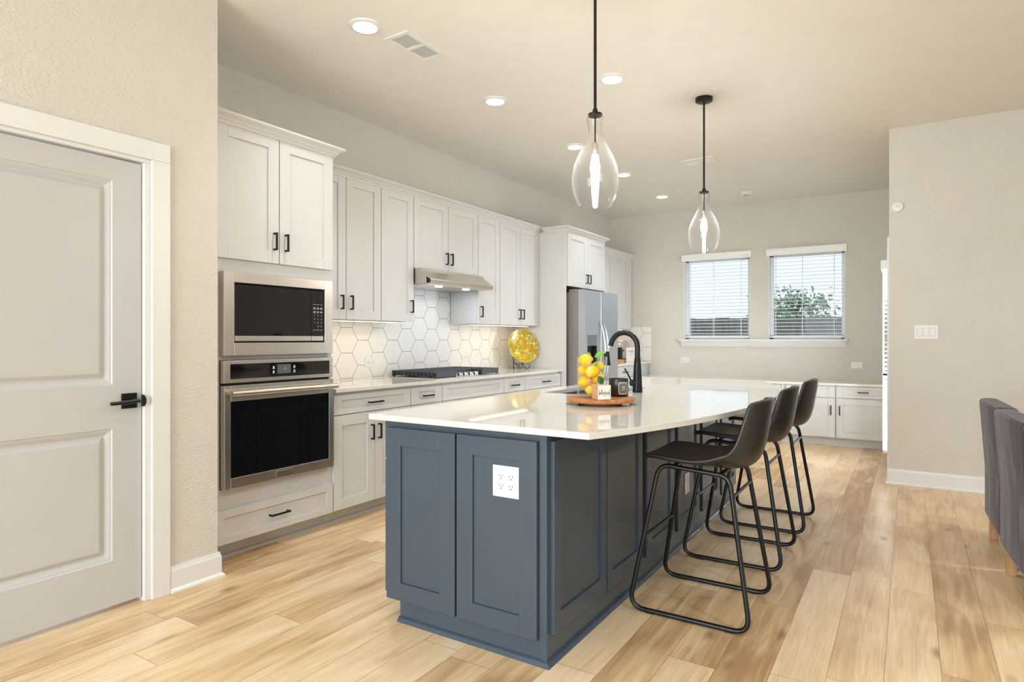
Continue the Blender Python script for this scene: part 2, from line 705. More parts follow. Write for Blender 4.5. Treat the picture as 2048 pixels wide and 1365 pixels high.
def crown_prof(z):
    return [(0, z), (0.012, z), (0.014, z + 0.014), (0.022, z + 0.018), (0.030, z + 0.030), (0.052, z + 0.042), (0.060, z + 0.046), (0.060, z + 0.058), (0, z + 0.058)]


def base_prof(h=0.128):
    return [(0, 0), (0.028, 0), (0.027, 0.010), (0.021, 0.018), (0.015, 0.021), (0.015, h - 0.022), (0.011, h - 0.012), (0.009, h), (0, h)]


def shoe_prof():
    return [(0, 0), (0.020, 0), (0.0185, 0.008), (0.013, 0.015), (0.006, 0.019), (0, 0.020)]


def stroke_text(polys, u0, u1, z0, z1, fm, w=0.0006, depth=0.0006):
    """hand-drawn letters: polylines in 0..1 space laid on a face"""
    mb = MB()
    for pl in polys:
        pts = [fm(u0 + (u1 - u0) * a, z0 + (z1 - z0) * b, -depth) for a, b in pl]
        if len(pts) > 1:
            mb.tube(pts, w, 5)
    return mb


def text_mesh(txt, size, fm, u, z, flip=False, depth=0.0006, spacing=1.0, align='CENTER'):
    c = bpy.data.curves.new('lettering', 'FONT')
    c.body = txt
    c.size = size
    c.align_x = align
    c.align_y = 'CENTER'
    c.space_character = spacing
    o = bpy.data.objects.new('lettering', c)
    COL.objects.link(o)
    dg = bpy.context.evaluated_depsgraph_get()
    me = o.evaluated_get(dg).to_mesh()
    mb = MB()
    vs = [fm(u + (-v.co.x if flip else v.co.x), z + v.co.y, -depth) for v in me.vertices]
    mb.add(vs, [tuple(p.vertices) for p in me.polygons])
    o.evaluated_get(dg).to_mesh_clear()
    bpy.data.objects.remove(o)
    bpy.data.curves.remove(c)
    return mb


# ------------------------------------------------------------------ room shell
XW, YB, ZC = -3.82, 8.82, 3.05
XP, YP = -3.06, 1.958            # pantry wall face and its outside corner
XR, YR = -0.145, 6.31            # right wall edge and face
b = MB().box(-4.0, 4.15, -4.15, 9.0, -0.1, 0)
struct('floor', b, M['floor'])
b = MB().box(-4.0, 4.15, -4.15, 9.0, ZC, ZC + 0.1)
struct('ceiling', b, M['ceil'])
struct('wall_left', MB().box(XW - 0.15, XW, YP - 0.12, YB + 0.15, 0, ZC), M['wall'])
# pantry wall with its door opening, returning to the kitchen wall
DY0, DY1, DZ = 0.755, 1.602, 2.085
b = MB().box(XP - 0.12, XP, DY1, YP, 0, ZC)
b.box(XP - 0.12, XP, DY0, DY1, DZ, ZC)
b.box(XP - 0.12, XP, -4.0, DY0, 0, ZC)
b.box(XW, XP - 0.12, YP - 0.12, YP, 0, ZC)
struct('wall_pantry', b, M['wall'])
# back wall with two window openings
W1, W2 = (-2.69, -1.80), (-1.565, -0.672)
WZ0, WZ1 = 1.237, 2.365
b = MB()
for x0, x1 in ((XW, W1[0]), (W1[1], W2[0]), (W2[1], 0.0)):
    b.box(x0, x1, YB, YB + 0.15, 0, ZC)
for x0, x1 in (W1, W2):
    b.box(x0, x1, YB, YB + 0.15, 0, WZ0)
    b.box(x0, x1, YB, YB + 0.15, WZ1, ZC)
struct('wall_back', b, M['wall'])
b = MB().box(XR, 4.0, YR, YR + 0.13, 0, ZC)
b.box(XR, XR + 0.14, YR + 0.13, 6.56, 0, ZC).box(XR, XR + 0.14, 7.46, YB, 0, ZC).box(XR, XR + 0.14, 6.56, 7.46, 2.035, ZC)
struct('wall_right', b, M['wall'])
# living room behind the camera: two unseen walls with added daylight openings
b = MB().box(XP, -2.85, -4.15, -4.0, 0, ZC).box(0.25, 4.15, -4.15, -4.0, 0, ZC).box(-2.85, 0.25, -4.15, -4.0, 0, 0.4).box(-2.85, 0.25, -4.15, -4.0, 2.7, ZC)
struct('wall_front', b, M['wall'])
b = MB().box(4.0, 4.15, -4.0, -1.2, 0, ZC).box(4.0, 4.15, 3.0, YR, 0, ZC).box(4.0, 4.15, -1.2, 3.0, 2.6, ZC).box(4.0, 4.15, -1.2, 3.0, 0, 0.1)
struct('wall_living', b, M['wall'])

# baseboards
pth = [(XP, 1.702), (XP, YP), (XP - 0.13, YP)]
struct('baseboard_left', sweep(pth, base_prof(), 1), M['trim'], bevel=0.001)
pth = [(3.9, YR), (XR, YR), (XR, YR + 0.16)]
struct('baseboard_right', sweep(pth, base_prof(), -1), M['trim'], bevel=0.001)

# pantry door casing and jamb
b = MB()
cx0, cx1 = XP, XP + 0.018
b.box(cx0, cx1, DY1 + 0.012, 1.700, 0, 2.0975)
b.box(cx0, cx1, DY0 - 0.1, DY0 - 0.012, 0, 2.0975)
b.box(cx0, cx1, DY0 - 0.1, 1.700, 2.098, 2.186)
b.box(XP - 0.12, XP + 0.0005, DY1 - 0.015, DY1 + 0.0115, 0, DZ - 0.0045)
b.box(XP - 0.12, XP + 0.0005, DY0 - 0.0115, DY0 + 0.008, 0, DZ - 0.0045)
b.box(XP - 0.12, XP + 0.0005, DY0 - 0.0115, DY1 + 0.0115, DZ - 0.004, 2.0975)
struct('trim_1', b, M['trim'], bevel=0.002)

# pantry door: slab with two raised panels
def panel_slab(X, y0, y1, z0, z1, panels, th=0.04):
    mb = MB()
    pys = (panels[0][0], panels[0][1])
    mb.box(X - th, X, y0, pys[0], z0, z1)
    mb.box(X - th, X, pys[1], y1, z0, z1)
    zs = [z0] + [q for p in panels for q in (p[2], p[3])] + [z1]
    for i in range(0, len(zs), 2):
        mb.box(X - th, X, pys[0], pys[1], zs[i], zs[i + 1])
    for a0, a1, c0, c1 in panels:
        loops = [(0.0, 0.0), (0.004, 0.005), (0.012, 0.007), (0.030, 0.018), (0.035, 0.018), (0.052, 0.006), (0.058, 0.005)]
        vs = []
        for ins, dep in loops:
            vs += [(X - dep, a0 + ins, c0 + ins), (X - dep, a1 - ins, c0 + ins), (X - dep, a1 - ins, c1 - ins), (X - dep, a0 + ins, c1 - ins)]
        fs = []
        for i in range(len(loops) - 1):
            for k in range(4):
                fs.append((i * 4 + k, i * 4 + (k + 1) % 4, i * 4 + 4 + (k + 1) % 4, i * 4 + 4 + k))
        m = (len(loops) - 1) * 4
        fs.append((m, m + 1, m + 2, m + 3))
        mb.add(vs, fs)
        mb.box(X - th, X - 0.022, a0, a1, c0, c1)
    return mb


XD = XP - 0.022
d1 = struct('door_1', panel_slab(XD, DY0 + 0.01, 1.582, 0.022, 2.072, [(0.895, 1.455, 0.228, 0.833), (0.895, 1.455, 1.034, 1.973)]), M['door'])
fm = face('+x', XD)
b = MB()
fbox(b, fm, 1.492, 1.560, 0.921, 0.991, -0.008, 0)
b.tube([(XD + 0.006, 1.540, 0.958), (XD + 0.045, 1.540, 0.958)], 0.011, 14)
b.tube([(XD + 0.045, 1.552, 0.957), (XD + 0.047, 1.50, 0.953), (XD + 0.046, 1.426, 0.951)], [0.0105, 0.0095, 0.0085], 12)
build('door_handle', b, M['matteblack'], d1, bevel=0.001)
b = MB()
b.disc_axis((XP - 0.006, DY1 - 0.018, 0.953), (0, -1, 0), [(0.028, 0), (0.028, 0.002)], 20)
b.v = [(x if x > XP - 0.03 else XP - 0.03, y, z) for x, y, z in b.v]
build('strike_plate', b, M['matteblack'], d1)

# patio door on the short wall running back from the right wall, seen edge on
b = MB().box(XR - 0.012, XR + 0.03, 6.565, 6.72, 0.015, 2.03).box(XR - 0.012, XR + 0.03, 7.30, 7.455, 0.015, 2.03)
b.box(XR - 0.012, XR + 0.03, 6.72, 7.30, 0.015, 0.22).box(XR - 0.012, XR + 0.03, 6.72, 7.30, 1.90, 2.03)
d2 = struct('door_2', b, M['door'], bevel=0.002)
build('door_glass', MB().box(XR + 0.006, XR + 0.010, 6.715, 7.305, 0.215, 1.905), M['pane'], d2)
b = MB()
b.tube([(XR - 0.01, 6.62, 0.92), (XR - 0.05, 6.62, 0.92)], 0.010, 12)
b.tube([(XR - 0.05, 6.615, 0.92), (XR - 0.05, 6.72, 0.92)], 0.008, 10)
build('door_handle', b, M['matteblack'], d2)
b = MB()
b.box(XR - 0.020, XR, 6.44, 6.548, 0, 2.0445).box(XR - 0.020, XR, 7.472, 7.57, 0, 2.0445).box(XR - 0.020, XR, 6.44, 7.57, 2.045, 2.14)
struct('trim_2', b, M['trim'], bevel=0.003)
bl = thing('door_blind', 'white slatted blind on the patio door seen edge on by the right wall', 'blind', (XR - 0.04, 7.0, 0.1))
build('valance', MB().box(XR - 0.076, XR - 0.018, 6.69, 7.33, 1.885, 1.965), M['slat'], bl, bevel=0.003)
b = MB()
z = 0.24
while z < 1.87:
    b.box(XR - 0.061, XR - 0.020, 6.72, 7.30, z, z + 0.003)
    z += 0.042
build('slats', b, M['slat'], bl)
build('bottom_rail', MB().box(XR - 0.060, XR - 0.020, 6.72, 7.30, 0.19, 0.215), M['slat'], bl, bevel=0.002)
b = MB()
for yy in (6.80, 7.01, 7.22):
    b.box(XR - 0.0635, XR - 0.0615, yy - 0.004, yy + 0.004, 0.20, 1.9)
build('cord', b, M['slat'], bl)

# windows, sill, blinds
for i, (x0, x1) in enumerate((W1, W2)):
    fr = MB()
    yw0, yw1 = YB + 0.085, YB + 0.13
    fr.box(x0, x0 + 0.045, yw0, yw1, WZ0, WZ1).box(x1 - 0.045, x1, yw0, yw1, WZ0, WZ1)
    fr.box(x0, x1, yw0, yw1, WZ0, WZ0 + 0.05).box(x0, x1, yw0, yw1, WZ1 - 0.045, WZ1)
    w = struct('window_%d' % (i + 1), fr, M['vinyl'], bevel=0.003)
    build('pane', MB().box(x0 + 0.04, x1 - 0.04, YB + 0.105, YB + 0.109, WZ0 + 0.04, WZ1 - 0.04), M['pane'], w)
    jb = MB()
    jb.box(x0, x0 + 0.008, YB + 0.001, yw0, WZ0, WZ1).box(x1 - 0.008, x1, YB + 0.001, yw0, WZ0, WZ1).box(x0, x1, YB + 0.001, yw0, WZ1 - 0.008, WZ1)
    build('jamb_liner', jb, M['trim'], w)
    side = ['hanging in the left window beside the refrigerator corner', 'hanging in the right window, trees behind it'][i]
    bl = thing('window_blind', 'white open slatted blind ' + side, 'blind', ((x0 + x1) / 2, YB + 0.03, WZ0), group='slatted blinds in the two back windows')
    build('valance', MB().prism([(0, 2.330), (-0.045, 2.330), (-0.052, 2.345), (-0.052, 2.400), (-0.060, 2.408), (-0.060, 2.418), (0, 2.418)], lambda p, q, a: (a, YB - 0.001 + p, q), x0 - 0.022, x1 + 0.022), M['slat'], bl)
    b = MB()
    zz = WZ0 + 0.075
    k = 0
    while zz < 2.335:
        rz = 0.004
        b.add([(x0 + 0.012, YB + 0.012, zz - rz), (x1 - 0.012, YB + 0.012, zz - rz), (x1 - 0.012, YB + 0.058, zz + rz), (x0 + 0.012, YB + 0.058, zz + rz),
               (x0 + 0.012, YB + 0.012, zz - rz + 0.0028), (x1 - 0.012, YB + 0.012, zz - rz + 0.0028), (x1 - 0.012, YB + 0.058, zz + rz + 0.0028), (x0 + 0.012, YB + 0.058, zz + rz + 0.0028)],
              [(3, 2, 1, 0), (4, 5, 6, 7), (0, 1, 5, 4), (1, 2, 6, 5), (2, 3, 7, 6), (3, 0, 4, 7)])
        zz += 0.0465
    build('slats', b, M['slat'], bl)
    build('bottom_rail', MB().box(x0 + 0.012, x1 - 0.012, YB + 0.008, YB + 0.062, WZ0 + 0.018, WZ0 + 0.040), M['slat'], bl, bevel=0.002)
    b = MB()
    for t in (0.09, 0.45, 0.86):
        xx = x0 + (x1 - x0) * t
        b.box(xx - 0.002, xx + 0.002, YB + 0.009, YB + 0.011, WZ0 + 0.03, 2.34)
        b.box(xx - 0.002, xx + 0.002, YB + 0.059, YB + 0.061, WZ0 + 0.03, 2.34)
    build('cord', b, M['slat'], bl)
b = MB().box(-2.745, -0.640, YB - 0.075, YB, 1.212, 1.236)
for x0, x1 in (W1, W2):
    b.box(x0, x1, YB, YB + 0.085, 1.212, 1.236)
b.prism([(0, 1.134), (-0.016, 1.134), (-0.030, 1.160), (-0.052, 1.195), (-0.058, 1.212), (0, 1.212)], lambda p, q, a: (a, YB + p, q), -2.725, -0.660)
struct('trim_3', b, M['trim'], bevel=0.002)

# outside: lawn, fence, trees
struct('ground', MB().box(-12, 12, 9.2, 40, -0.25, -0.2), M['grass'])
b = MB()
x = -9.0
random.seed(3)
while x < 8:
    w = 0.14
    b.box(x, x + w - 0.006, 13.3 + random.uniform(0, 0.012), 13.33, -0.2, 1.665 + random.uniform(-0.008, 0.008))
    x += w
for zz in (0.1, 0.8, 1.45):
    b.box(-9, 8, 13.33, 13.37, zz, zz + 0.09)
tag(build('garden_fence', b, M['fence']), 'weathered grey brown board fence outside, beyond both windows', 'fence')


def tree(cx, cy, zb, zt, rad, n, label, seed):
    rnd = random.Random(seed)
    t = thing('garden_tree', label, 'tree', (cx, cy, -0.2), group='trees beyond the fence')
    b = MB()
    b.tube([(cx, cy, -0.2), (cx + 0.05, cy, 0.8), (cx - 0.05, cy, zt * 0.6), (cx + .1, cy, zt * 0.9)], [0.14, 0.11, 0.08, 0.03], 10)
    for q in range(5):
        a = rnd.uniform(0, 2 * PI)
        z0 = zb + (zt - zb) * rnd.uniform(0.1, 0.5)
        b.tube([(cx, cy, z0), (cx + math.cos(a) * rad * 0.5, cy + math.sin(a) * rad * 0.5, z0 + 0.3), (cx + math.cos(a) * rad * 0.85, cy + math.sin(a) * rad * 0.85, z0 + 0.6)], [0.05, 0.035, 0.012], 6)
    build('trunk', b, M['bark'], t, smooth=True)
    b = MB()
    clumps = [(rnd.uniform(-rad, rad) * 0.75, rnd.uniform(-rad, rad) * 0.75, zb + (zt - zb) * rnd.random()) for q in range(14)]
    clumps.append((0, 0, zt - 0.25))
    for q in range(n):
        c = rnd.choice(clumps)
        g = 0.30 * rad
        p = Vector((cx + c[0] + rnd.gauss(0, g), cy + c[1] + rnd.gauss(0, g), min(zt + 0.1, c[2] + rnd.gauss(0, g * 0.7))))
        e = rnd.uniform(0.04, 0.10)
        u = Vector((rnd.gauss(0, 1), rnd.gauss(0, 1), rnd.gauss(0, 0.6))).normalized()
        w = u.cross(Vector((rnd.gauss(0, 1), rnd.gauss(0, 1), rnd.gauss(0, 1)))).normalized()
        b.add([p - u * e, p + w * e * 0.55, p + u * e, p - w * e * 0.55], [(0, 1, 2, 3)])
    tag(build('foliage', b, M['foliage'], t), kind='stuff')


tree(-2.60, 18.5, 0.4, 2.50, 0.85, 1700, 'round leafy tree on the left of the right window view', 1)
tree(-0.30, 18.2, 0.6, 2.60, 0.60, 1300, 'tall leafy tree on the right of the right window view', 2)
tree(-1.30, 21.6, 0.2, 2.25, 0.7, 900, 'low thin tree between two taller ones in the right window view', 3)

# ------------------------------------------------------------------ kitchen run on the left wall
XF, XU = -3.20, -3.47
fB, fU = face('+x', XF), face('+x', XU)
cab = M['cab']

# tall oven cabinet
t = thing('oven_cabinet', 'tall white cabinet holding the microwave and wall oven beside the pantry wall', 'cabinet', (-3.51, 2.43, 0))
OY0, OY1 = 1.985, 2.866
b = MB().box(XW + 0.003, XF - 0.02, OY0, OY0 + 0.02, 0.1, 2.455).box(XW + 0.003, XF - 0.02, OY1 - 0.02, OY1, 0.1, 2.455)
b.box(XW + 0.003, XW + 0.02, OY0, OY1, 0.1, 2.455)
b.box(XW + 0.003, XF - 0.02, OY0, OY1, 2.435, 2.455).box(XW + 0.003, XF - 0.02, OY0, OY1, 1.617, 1.70)
b.box(XW + 0.003, XF - 0.02, OY0, OY1, 1.126, 1.149).box(XW + 0.003, XF - 0.02, OY0, OY1, 0.1, 0.405)
b.box(XF - 0.04, XF - 0.0195, OY0, 2.071, 0.1, 2.455).box(XF - 0.04, XF - 0.0195, 2.840, OY1, 0.1, 2.455)
b.box(XW + 0.003, XF - 0.102, OY0, OY1, 0, 0.1)
build('body', b, cab, t, bevel=0.001)
door(t, fB, 2.035, 2.445, 1.694, 2.450, cab, (2.409, 1.824, 0.105, True), ru=0.074, rz=0.074)
door(t, fB, 2.451, 2.862, 1.694, 2.450, cab, (2.490, 1.824, 0.105, True), ru=0.074, rz=0.074)
door(t, fB, 2.035, 2.862, 0.104, 0.295, cab, (2.44, 0.2, 0.135, False), name='drawer', ru=0.05, rz=0.045)
pth = [(XF - 0.005, YP + 0.005), (XF - 0.005, OY1), (XU + 0.075, OY1)]
build('crown', sweep(pth, crown_prof(2.438), 1), cab, t, bevel=0.001)
struct('trim_4', sweep([(XF - 0.102, YP + 0.03), (XF - 0.102, 6.055)], shoe_prof(), 1), M['toe'])

# built-in microwave with its steel trim frame
t = thing('microwave', 'built-in microwave with black glass door in a wide steel frame', 'microwave', (-3.3, 2.455, 1.15))
fr = MB()
a0, a1, c0, c1 = 2.070, 2.842, 1.150, 1.620
i0, i1, e0, e1 = 2.135, 2.775, 1.222, 1.560
for (u0, u1, z0, z1) in ((a0, i0, c0, c1), (i1, a1, c0, c1), (i0, i1, c0, e0), (i0, i1, e1, c1)):
    fbox(fr, fB, u0, u1, z0, z1, -0.022, 0.02)
build('trim_frame', fr, M['steel'], t, bevel=0.002)
build('housing', MB().box(XF - 0.06, XF - 0.012, i0 + 0.002, i1 - 0.002, e0 + 0.002, e1 - 0.002), M['dark'], t)
build('door_window', fbox(MB(), fB, i0 + 0.006, 2.671, 1.263, e1 - 0.012, -0.016, 0.01), M['blackglass'], t, bevel=0.002)
build('control_panel', fbox(MB(), fB, 2.675, i1 - 0.008, 1.263, e1 - 0.012, -0.016, 0.01), M['blackglass'], t, bevel=0.002)
b = fbox(MB(), fB, i0 + 0.006, 2.671, 1.231, 1.262, -0.017, 0.01)
fbox(b, fB, 2.675, i1 - 0.008, 1.231, 1.262, -0.017, 0.01)
build('bottom_strip', b, M['steel'], t, bevel=0.002)
ft = face('+x', XF + 0.016)
b = MB()
zz = 1.462
for row in range(9):
    for cc in range(3):
        u = 2.697 + cc * 0.027
        if row in (0, 7):
            fbox(b, ft, u - 0.009, u + 0.009, zz - 0.001, zz + 0.001, -0.0006, 0)
        elif row < 3:
            fbox(b, ft, u - 0.008, u + 0.008, zz, zz + 0.003, -0.0006, 0)
            fbox(b, ft, u - 0.008, u + 0.008, zz - 0.006, zz - 0.003, -0.0006, 0)
    zz -= 0.0232
for r, row in enumerate(('123', '456', '789')):
    for cc, ch in enumerate(row):
        tm = text_mesh(ch, 0.013, ft, 2.697 + cc * 0.027, 1.462 - 0.0232 * (3 + r))
        b.add(tm.v, tm.f)
for ch, u, zr, sz in (('0', 2.724, 6, 0.013), ('START', 2.751, 6, 0.006)):
    tm = text_mesh(ch, sz, ft, u, 1.462 - 0.0232 * zr)
    b.add(tm.v, tm.f)
build('keypad_print', b, M['legend'], t)
b = text_mesh('FRIGIDAIRE', 0.0125, ft, 2.470, 1.528, spacing=1.1)
tm = text_mesh('GALLERY', 0.007, ft, 2.470, 1.513, spacing=1.5)
b.add(tm.v, tm.f)
build('lettering', b, M['slot'], t)

# wall oven
t = thing('built_in_oven', 'steel wall oven with black glass door below the microwave', 'oven', (-3.3, 2.455, 0.41))
build('housing', MB().box(XW + 0.05, XF - 0.012, 2.072, 2.838, 0.416, 1.118), M['dark'], t)
p_ = fbox(MB(), fB, 2.070, 2.842, 0.998, 1.124, -0.022, 0.01)
cp = build('control_panel', p_, M['steel'], t, bevel=0.002)
build('control_glass', fbox(MB(), face('+x', XF + 0.022), 2.110, 2.812, 1.020, 1.104, -0.002, 0.004), M['blackglass'], cp)
f3 = face('+x', XF + 0.0245)
build('display', fbox(MB(), f3, 2.415, 2.510, 1.038, 1.092, -0.0006, 0.0), M['display'], cp)
build('clock_digits', text_mesh('12', 0.020, face('+x', XF + 0.0256), 2.468, 1.066), M['legend'], cp)
for u in (2.388, 2.536):
    for z in (1.078, 1.052):
        b = MB().disc_axis((XF + 0.0250, u, z), (1, 0, 0), [(0.0062, 0), (0.0062, 0.0006)], 12)
        fbox(b, f3, u - 0.007, u + 0.007, z - 0.0115, z - 0.0060, -0.0008, 0.0)
        build('touch_key', b, M['legend'], cp)
dr = MB()
for (u0, u1, z0, z1) in ((2.070, 2.108, 0.412, 0.984), (2.806, 2.842, 0.412, 0.984), (2.108, 2.806, 0.412, 0.470), (2.108, 2.806, 0.896, 0.984)):
    fbox(dr, fB, u0, u1, z0, z1, -0.028, 0.01)
dr = build('door', dr, M['steel'], t, bevel=0.002)
build('door_window', fbox(MB(), fB, 2.106, 2.808, 0.468, 0.898, -0.024, 0.008), M['blackglass'], dr)
b = MB()
hx = XF + 0.028
for y in (2.108, 2.804):
    b.tube([(hx, y, 0.945), (hx + 0.045, y, 0.942)], 0.014, 14)
b.tube([(hx + 0.047, 2.083, 0.942), (hx + 0.050, 2.25, 0.942), (hx + 0.052, 2.455, 0.942), (hx + 0.050, 2.66, 0.942), (hx + 0.047, 2.829, 0.942)], 0.0175, 18)
build('handle', b, M['steel'], dr, smooth=True)
build('nameplate', fbox(MB(), face('+x', XF + 0.028), 2.400, 2.525, 0.424, 0.458, -0.002, 0), M['steel'], dr, bevel=0.0008)
b = fbox(MB(), face('+x', XF + 0.030), 2.404, 2.521, 0.4265, 0.4315, -0.0006, 0)
tm = text_mesh('FRIGIDAIRE', 0.0155, face('+x', XF + 0.030), 2.4625, 0.445, spacing=1.15)
b.add(tm.v, tm.f)
build('lettering', b, M['slot'], dr)


# base cabinets
def base_unit(y0, y1, label, doors, drawer=True, handle_u=None, drawers_only=False):
    t = thing('base_cabinet', label, 'cabinet', (-3.5, (y0 + y1) / 2, 0), group='white base cabinets under the long counter')
    b = MB().box(XW + 0.003, XF - 0.02, y0, y1, 0.1, 0.886).box(XW + 0.003, XF - 0.102, y0, y1, 0, 0.1)
    build('body', b, cab, t)
    g = 0.003
    h = None if handle_u is None else (handle_u, 0.800, 0.13 if y1 - y0 > 0.45 else 0.11, False)
    ru = 0.07 if y1 - y0 > 0.45 else 0.09
    door(t, fB, y0 + g, y1 - g, 0.738, 0.868, cab, h, name='drawer', ru=ru, rz=0.036)
    if drawers_only:
        door(t, fB, y0 + g, y1 - g, 0.425, 0.732, cab, (handle_u, 0.58, 0.11, False), name='drawer')
        door(t, fB, y0 + g, y1 - g, 0.106, 0.419, cab, (handle_u, 0.27, 0.11, False), name='drawer')
    elif doors == 2:
        m = (y0 + y1) / 2
        door(t, fB, y0 + g, m - 0.002, 0.106, 0.732, cab, (m - 0.036, 0.590, 0.108, True))
        door(t, fB, m + 0.002, y1 - g, 0.106, 0.732, cab, (m + 0.036, 0.590, 0.108, True))
    return t


base_unit(2.868, 3.627, 'white base cabinet with a wide drawer next to the oven tower', 2, handle_u=3.245)
base_unit(3.629, 4.009, 'narrow white base cabinet just left of the cooktop', 0, handle_u=3.82, drawers_only=True)
base_unit(4.011, 4.924, 'white base cabinet with plain handleless front under the cooktop', 2)
base_unit(4.926, 5.304, 'narrow white base cabinet just right of the cooktop', 0, handle_u=5.112, drawers_only=True)
base_unit(5.306, 6.056, 'white base cabinet against the refrigerator side panel, below the amber plate', 2, handle_u=5.72)


# upper cabinets
def upper_unit(y0, y1, z0, label, hs, hz, z1=2.437):
    t = thing('upper_cabinet', label, 'cabinet', (-3.65, (y0 + y1) / 2, z0), group='white wall cabinets above the long counter')
    build('body', MB().box(XW + 0.013, XU - 0.02, y0, y1, z0, z1 + 0.01), cab, t, bevel=0.001)
    g = 0.003
    n = len(hs)
    wdt = (y1 - y0) / n
    for i, hu in enumerate(hs):
        door(t, fU, y0 + wdt * i + g, y0 + wdt * (i + 1) - g, z0 - 0.003, z1, cab, (hu, hz, 0.105, True))
    return t


upper_unit(2.869, 3.588, 1.388, 'white double door wall cabinet beside the oven tower', (3.180, 3.272), 1.510)
upper_unit(3.590, 3.969, 1.388, 'single door white wall cabinet left of the range hood', (3.934,), 1.510)
upper_unit(3.971, 4.889, 1.836, 'short double door white wall cabinet directly above the range hood', (4.396, 4.466), 1.950)
upper_unit(4.891, 5.264, 1.388, 'single door white wall cabinet right of the range hood', (4.932,), 1.503)
upper_unit(5.266, 6.056, 1.388, 'double door white wall cabinet above the amber glass plate', (5.626, 5.696), 1.500)
struct('trim_5', sweep([(XU - 0.006, OY1 + 0.001), (XU - 0.006, 6.056)], crown_prof(2.420), 1), cab, bevel=0.001)

# range hood
t = thing('range_hood', 'slanted stainless range hood with two lamps under the short cabinet', 'range hood', (-3.56, 4.43, 1.70))
HY0, HY1 = 3.974, 4.886
put = lambda p, q, a: (p, a, q)
b = MB().prism([(XW + 0.012, 1.700), (-3.335, 1.700), (-3.335, 1.755), (-3.395, 1.800), (-3.415, 1.832), (XW + 0.012, 1.832)], put, HY0 + 0.002, HY1 - 0.002)
build('shell', b, M['steel'], t, bevel=0.001)
lip = [(-3.335, 1.699)]
for k in range(7):
    a = -PI / 2 + k * PI / 6 * 0.9
    lip.append((-3.318 + 0.024 * math.cos(a), 1.722 + 0.023 * math.sin(a)))
lip += [(-3.395, 1.806), (-3.41, 1.831), (-3.415, 1.831), (-3.40, 1.80), (-3.336, 1.752)]
build('front_panel', MB().prism(lip, put, HY0, HY1), M['steel'], t)
ec = [(-3.335, 1.700)] + [(-3.318 + 0.022 * math.cos(-PI / 2 + k * PI / 8), 1.722 + 0.021 * math.sin(-PI / 2 + k * PI / 8)) for k in range(9)] + [(-3.340, 1.755)]
for y in (HY0 - 0.003, HY1):
    build('end_cap', MB().prism(ec, put, y, y + 0.003), M['dark'], t)
build('underside', MB().box(XW + 0.03, -3.35, HY0 + 0.02, HY1 - 0.02, 1.695, 1.7), M['steel'], t)
for y in (4.235, 4.625):
    lm = MB().lathe([(0.030, 1.689), (0.034, 1.692), (0.034, 1.695)], -3.42, y, 24)
    build('lamp', lm, M['hoodlens'], t)
    area_light('hood_light', (-3.42, y, 1.685), (-0.15, 0, -1), 0.05, 0.05, HOOD_W, (0.78, 0.88, 1.0), t, 'DISK')

# backsplash
b = MB().box(XW + 0.0005, XW + 0.011, OY1 + 0.001, 6.058, 0.914, 1.388)
b.box(XW + 0.0005, XW + 0.011, 3.971, 4.889, 1.388, 1.70)
tag(build('backsplash', b, M['hexL']), 'long white hexagon tile backsplash with grey grout behind the cooktop', 'backsplash')
b = MB().box(XW + 0.0005, XW + 0.011, 7.09, YB, 0.914, 1.39)
tag(build('backsplash', b, M['hexL']), 'hexagon tile backsplash on the kitchen wall past the refrigerator', 'backsplash')
b = MB().box(XW + 0.012, -3.176, YB - 0.010, YB - 0.0005, 0.914, 1.415)
tag(build('backsplash', b, M['hexB']), 'small square of hexagon tile on the back wall beside the coffee sign', 'backsplash')

# counters on the wall
b = MB().box(XW + 0.001, -3.172, OY1 + 0.001, 6.058, 0.888, 0.914)
tag(build('countertop', b, M['quartz'], bevel=0.003), 'long white quartz countertop along the tiled wall carrying the cooktop', 'countertop')

# under cabinet lights
for y0, y1, lab in ((2.90, 3.94, 'warm light strip under the wall cabinets left of the hood'), (4.95, 6.0, 'warm light strip under the wall cabinets right of the hood'), (7.15, 8.7, 'warm light strip under the wall cabinet past the refrigerator')):
    t = thing('under_cabinet_light', lab, 'light', (-3.62, (y0 + y1) / 2, 1.374), group='warm strips under the wall cabinets')
    build('channel', MB().box(-3.64, -3.56, y0, y1, 1.379, 1.386), M['white'], t)
    build('diffuser', MB().box(-3.632, -3.568, y0 + 0.01, y1 - 0.01, 1.3765, 1.379), M['strip'], t)
    area_light('strip_light', (-3.60, (y0 + y1) / 2, 1.374), (-0.25, 0, -1), 0.05, y1 - y0 - 0.04, UNDER_W * (y1 - y0), (1.0, 0.76, 0.46), t).rotation_euler = (0, 0.25, 0)
b = MB().box(-3.70, -3.62, 4.905, 4.94, 1.362, 1.3755)
tag(build('light_driver', b, M['white'], bevel=0.002), 'small pale power box under the cabinet right of the hood', 'power box')

# cooktop
t = thing('gas_cooktop', 'stainless gas cooktop with dark iron grates in the long counter', 'cooktop', (-3.5, 4.45, 0.914))
CY0, CY1, CX0, CX1 = 3.985, 4.915, -3.755, -3.235
build('tray', MB().box(CX0, CX1, CY0, CY1, 0.914, 0.920), M['steel'], t, bevel=0.002)


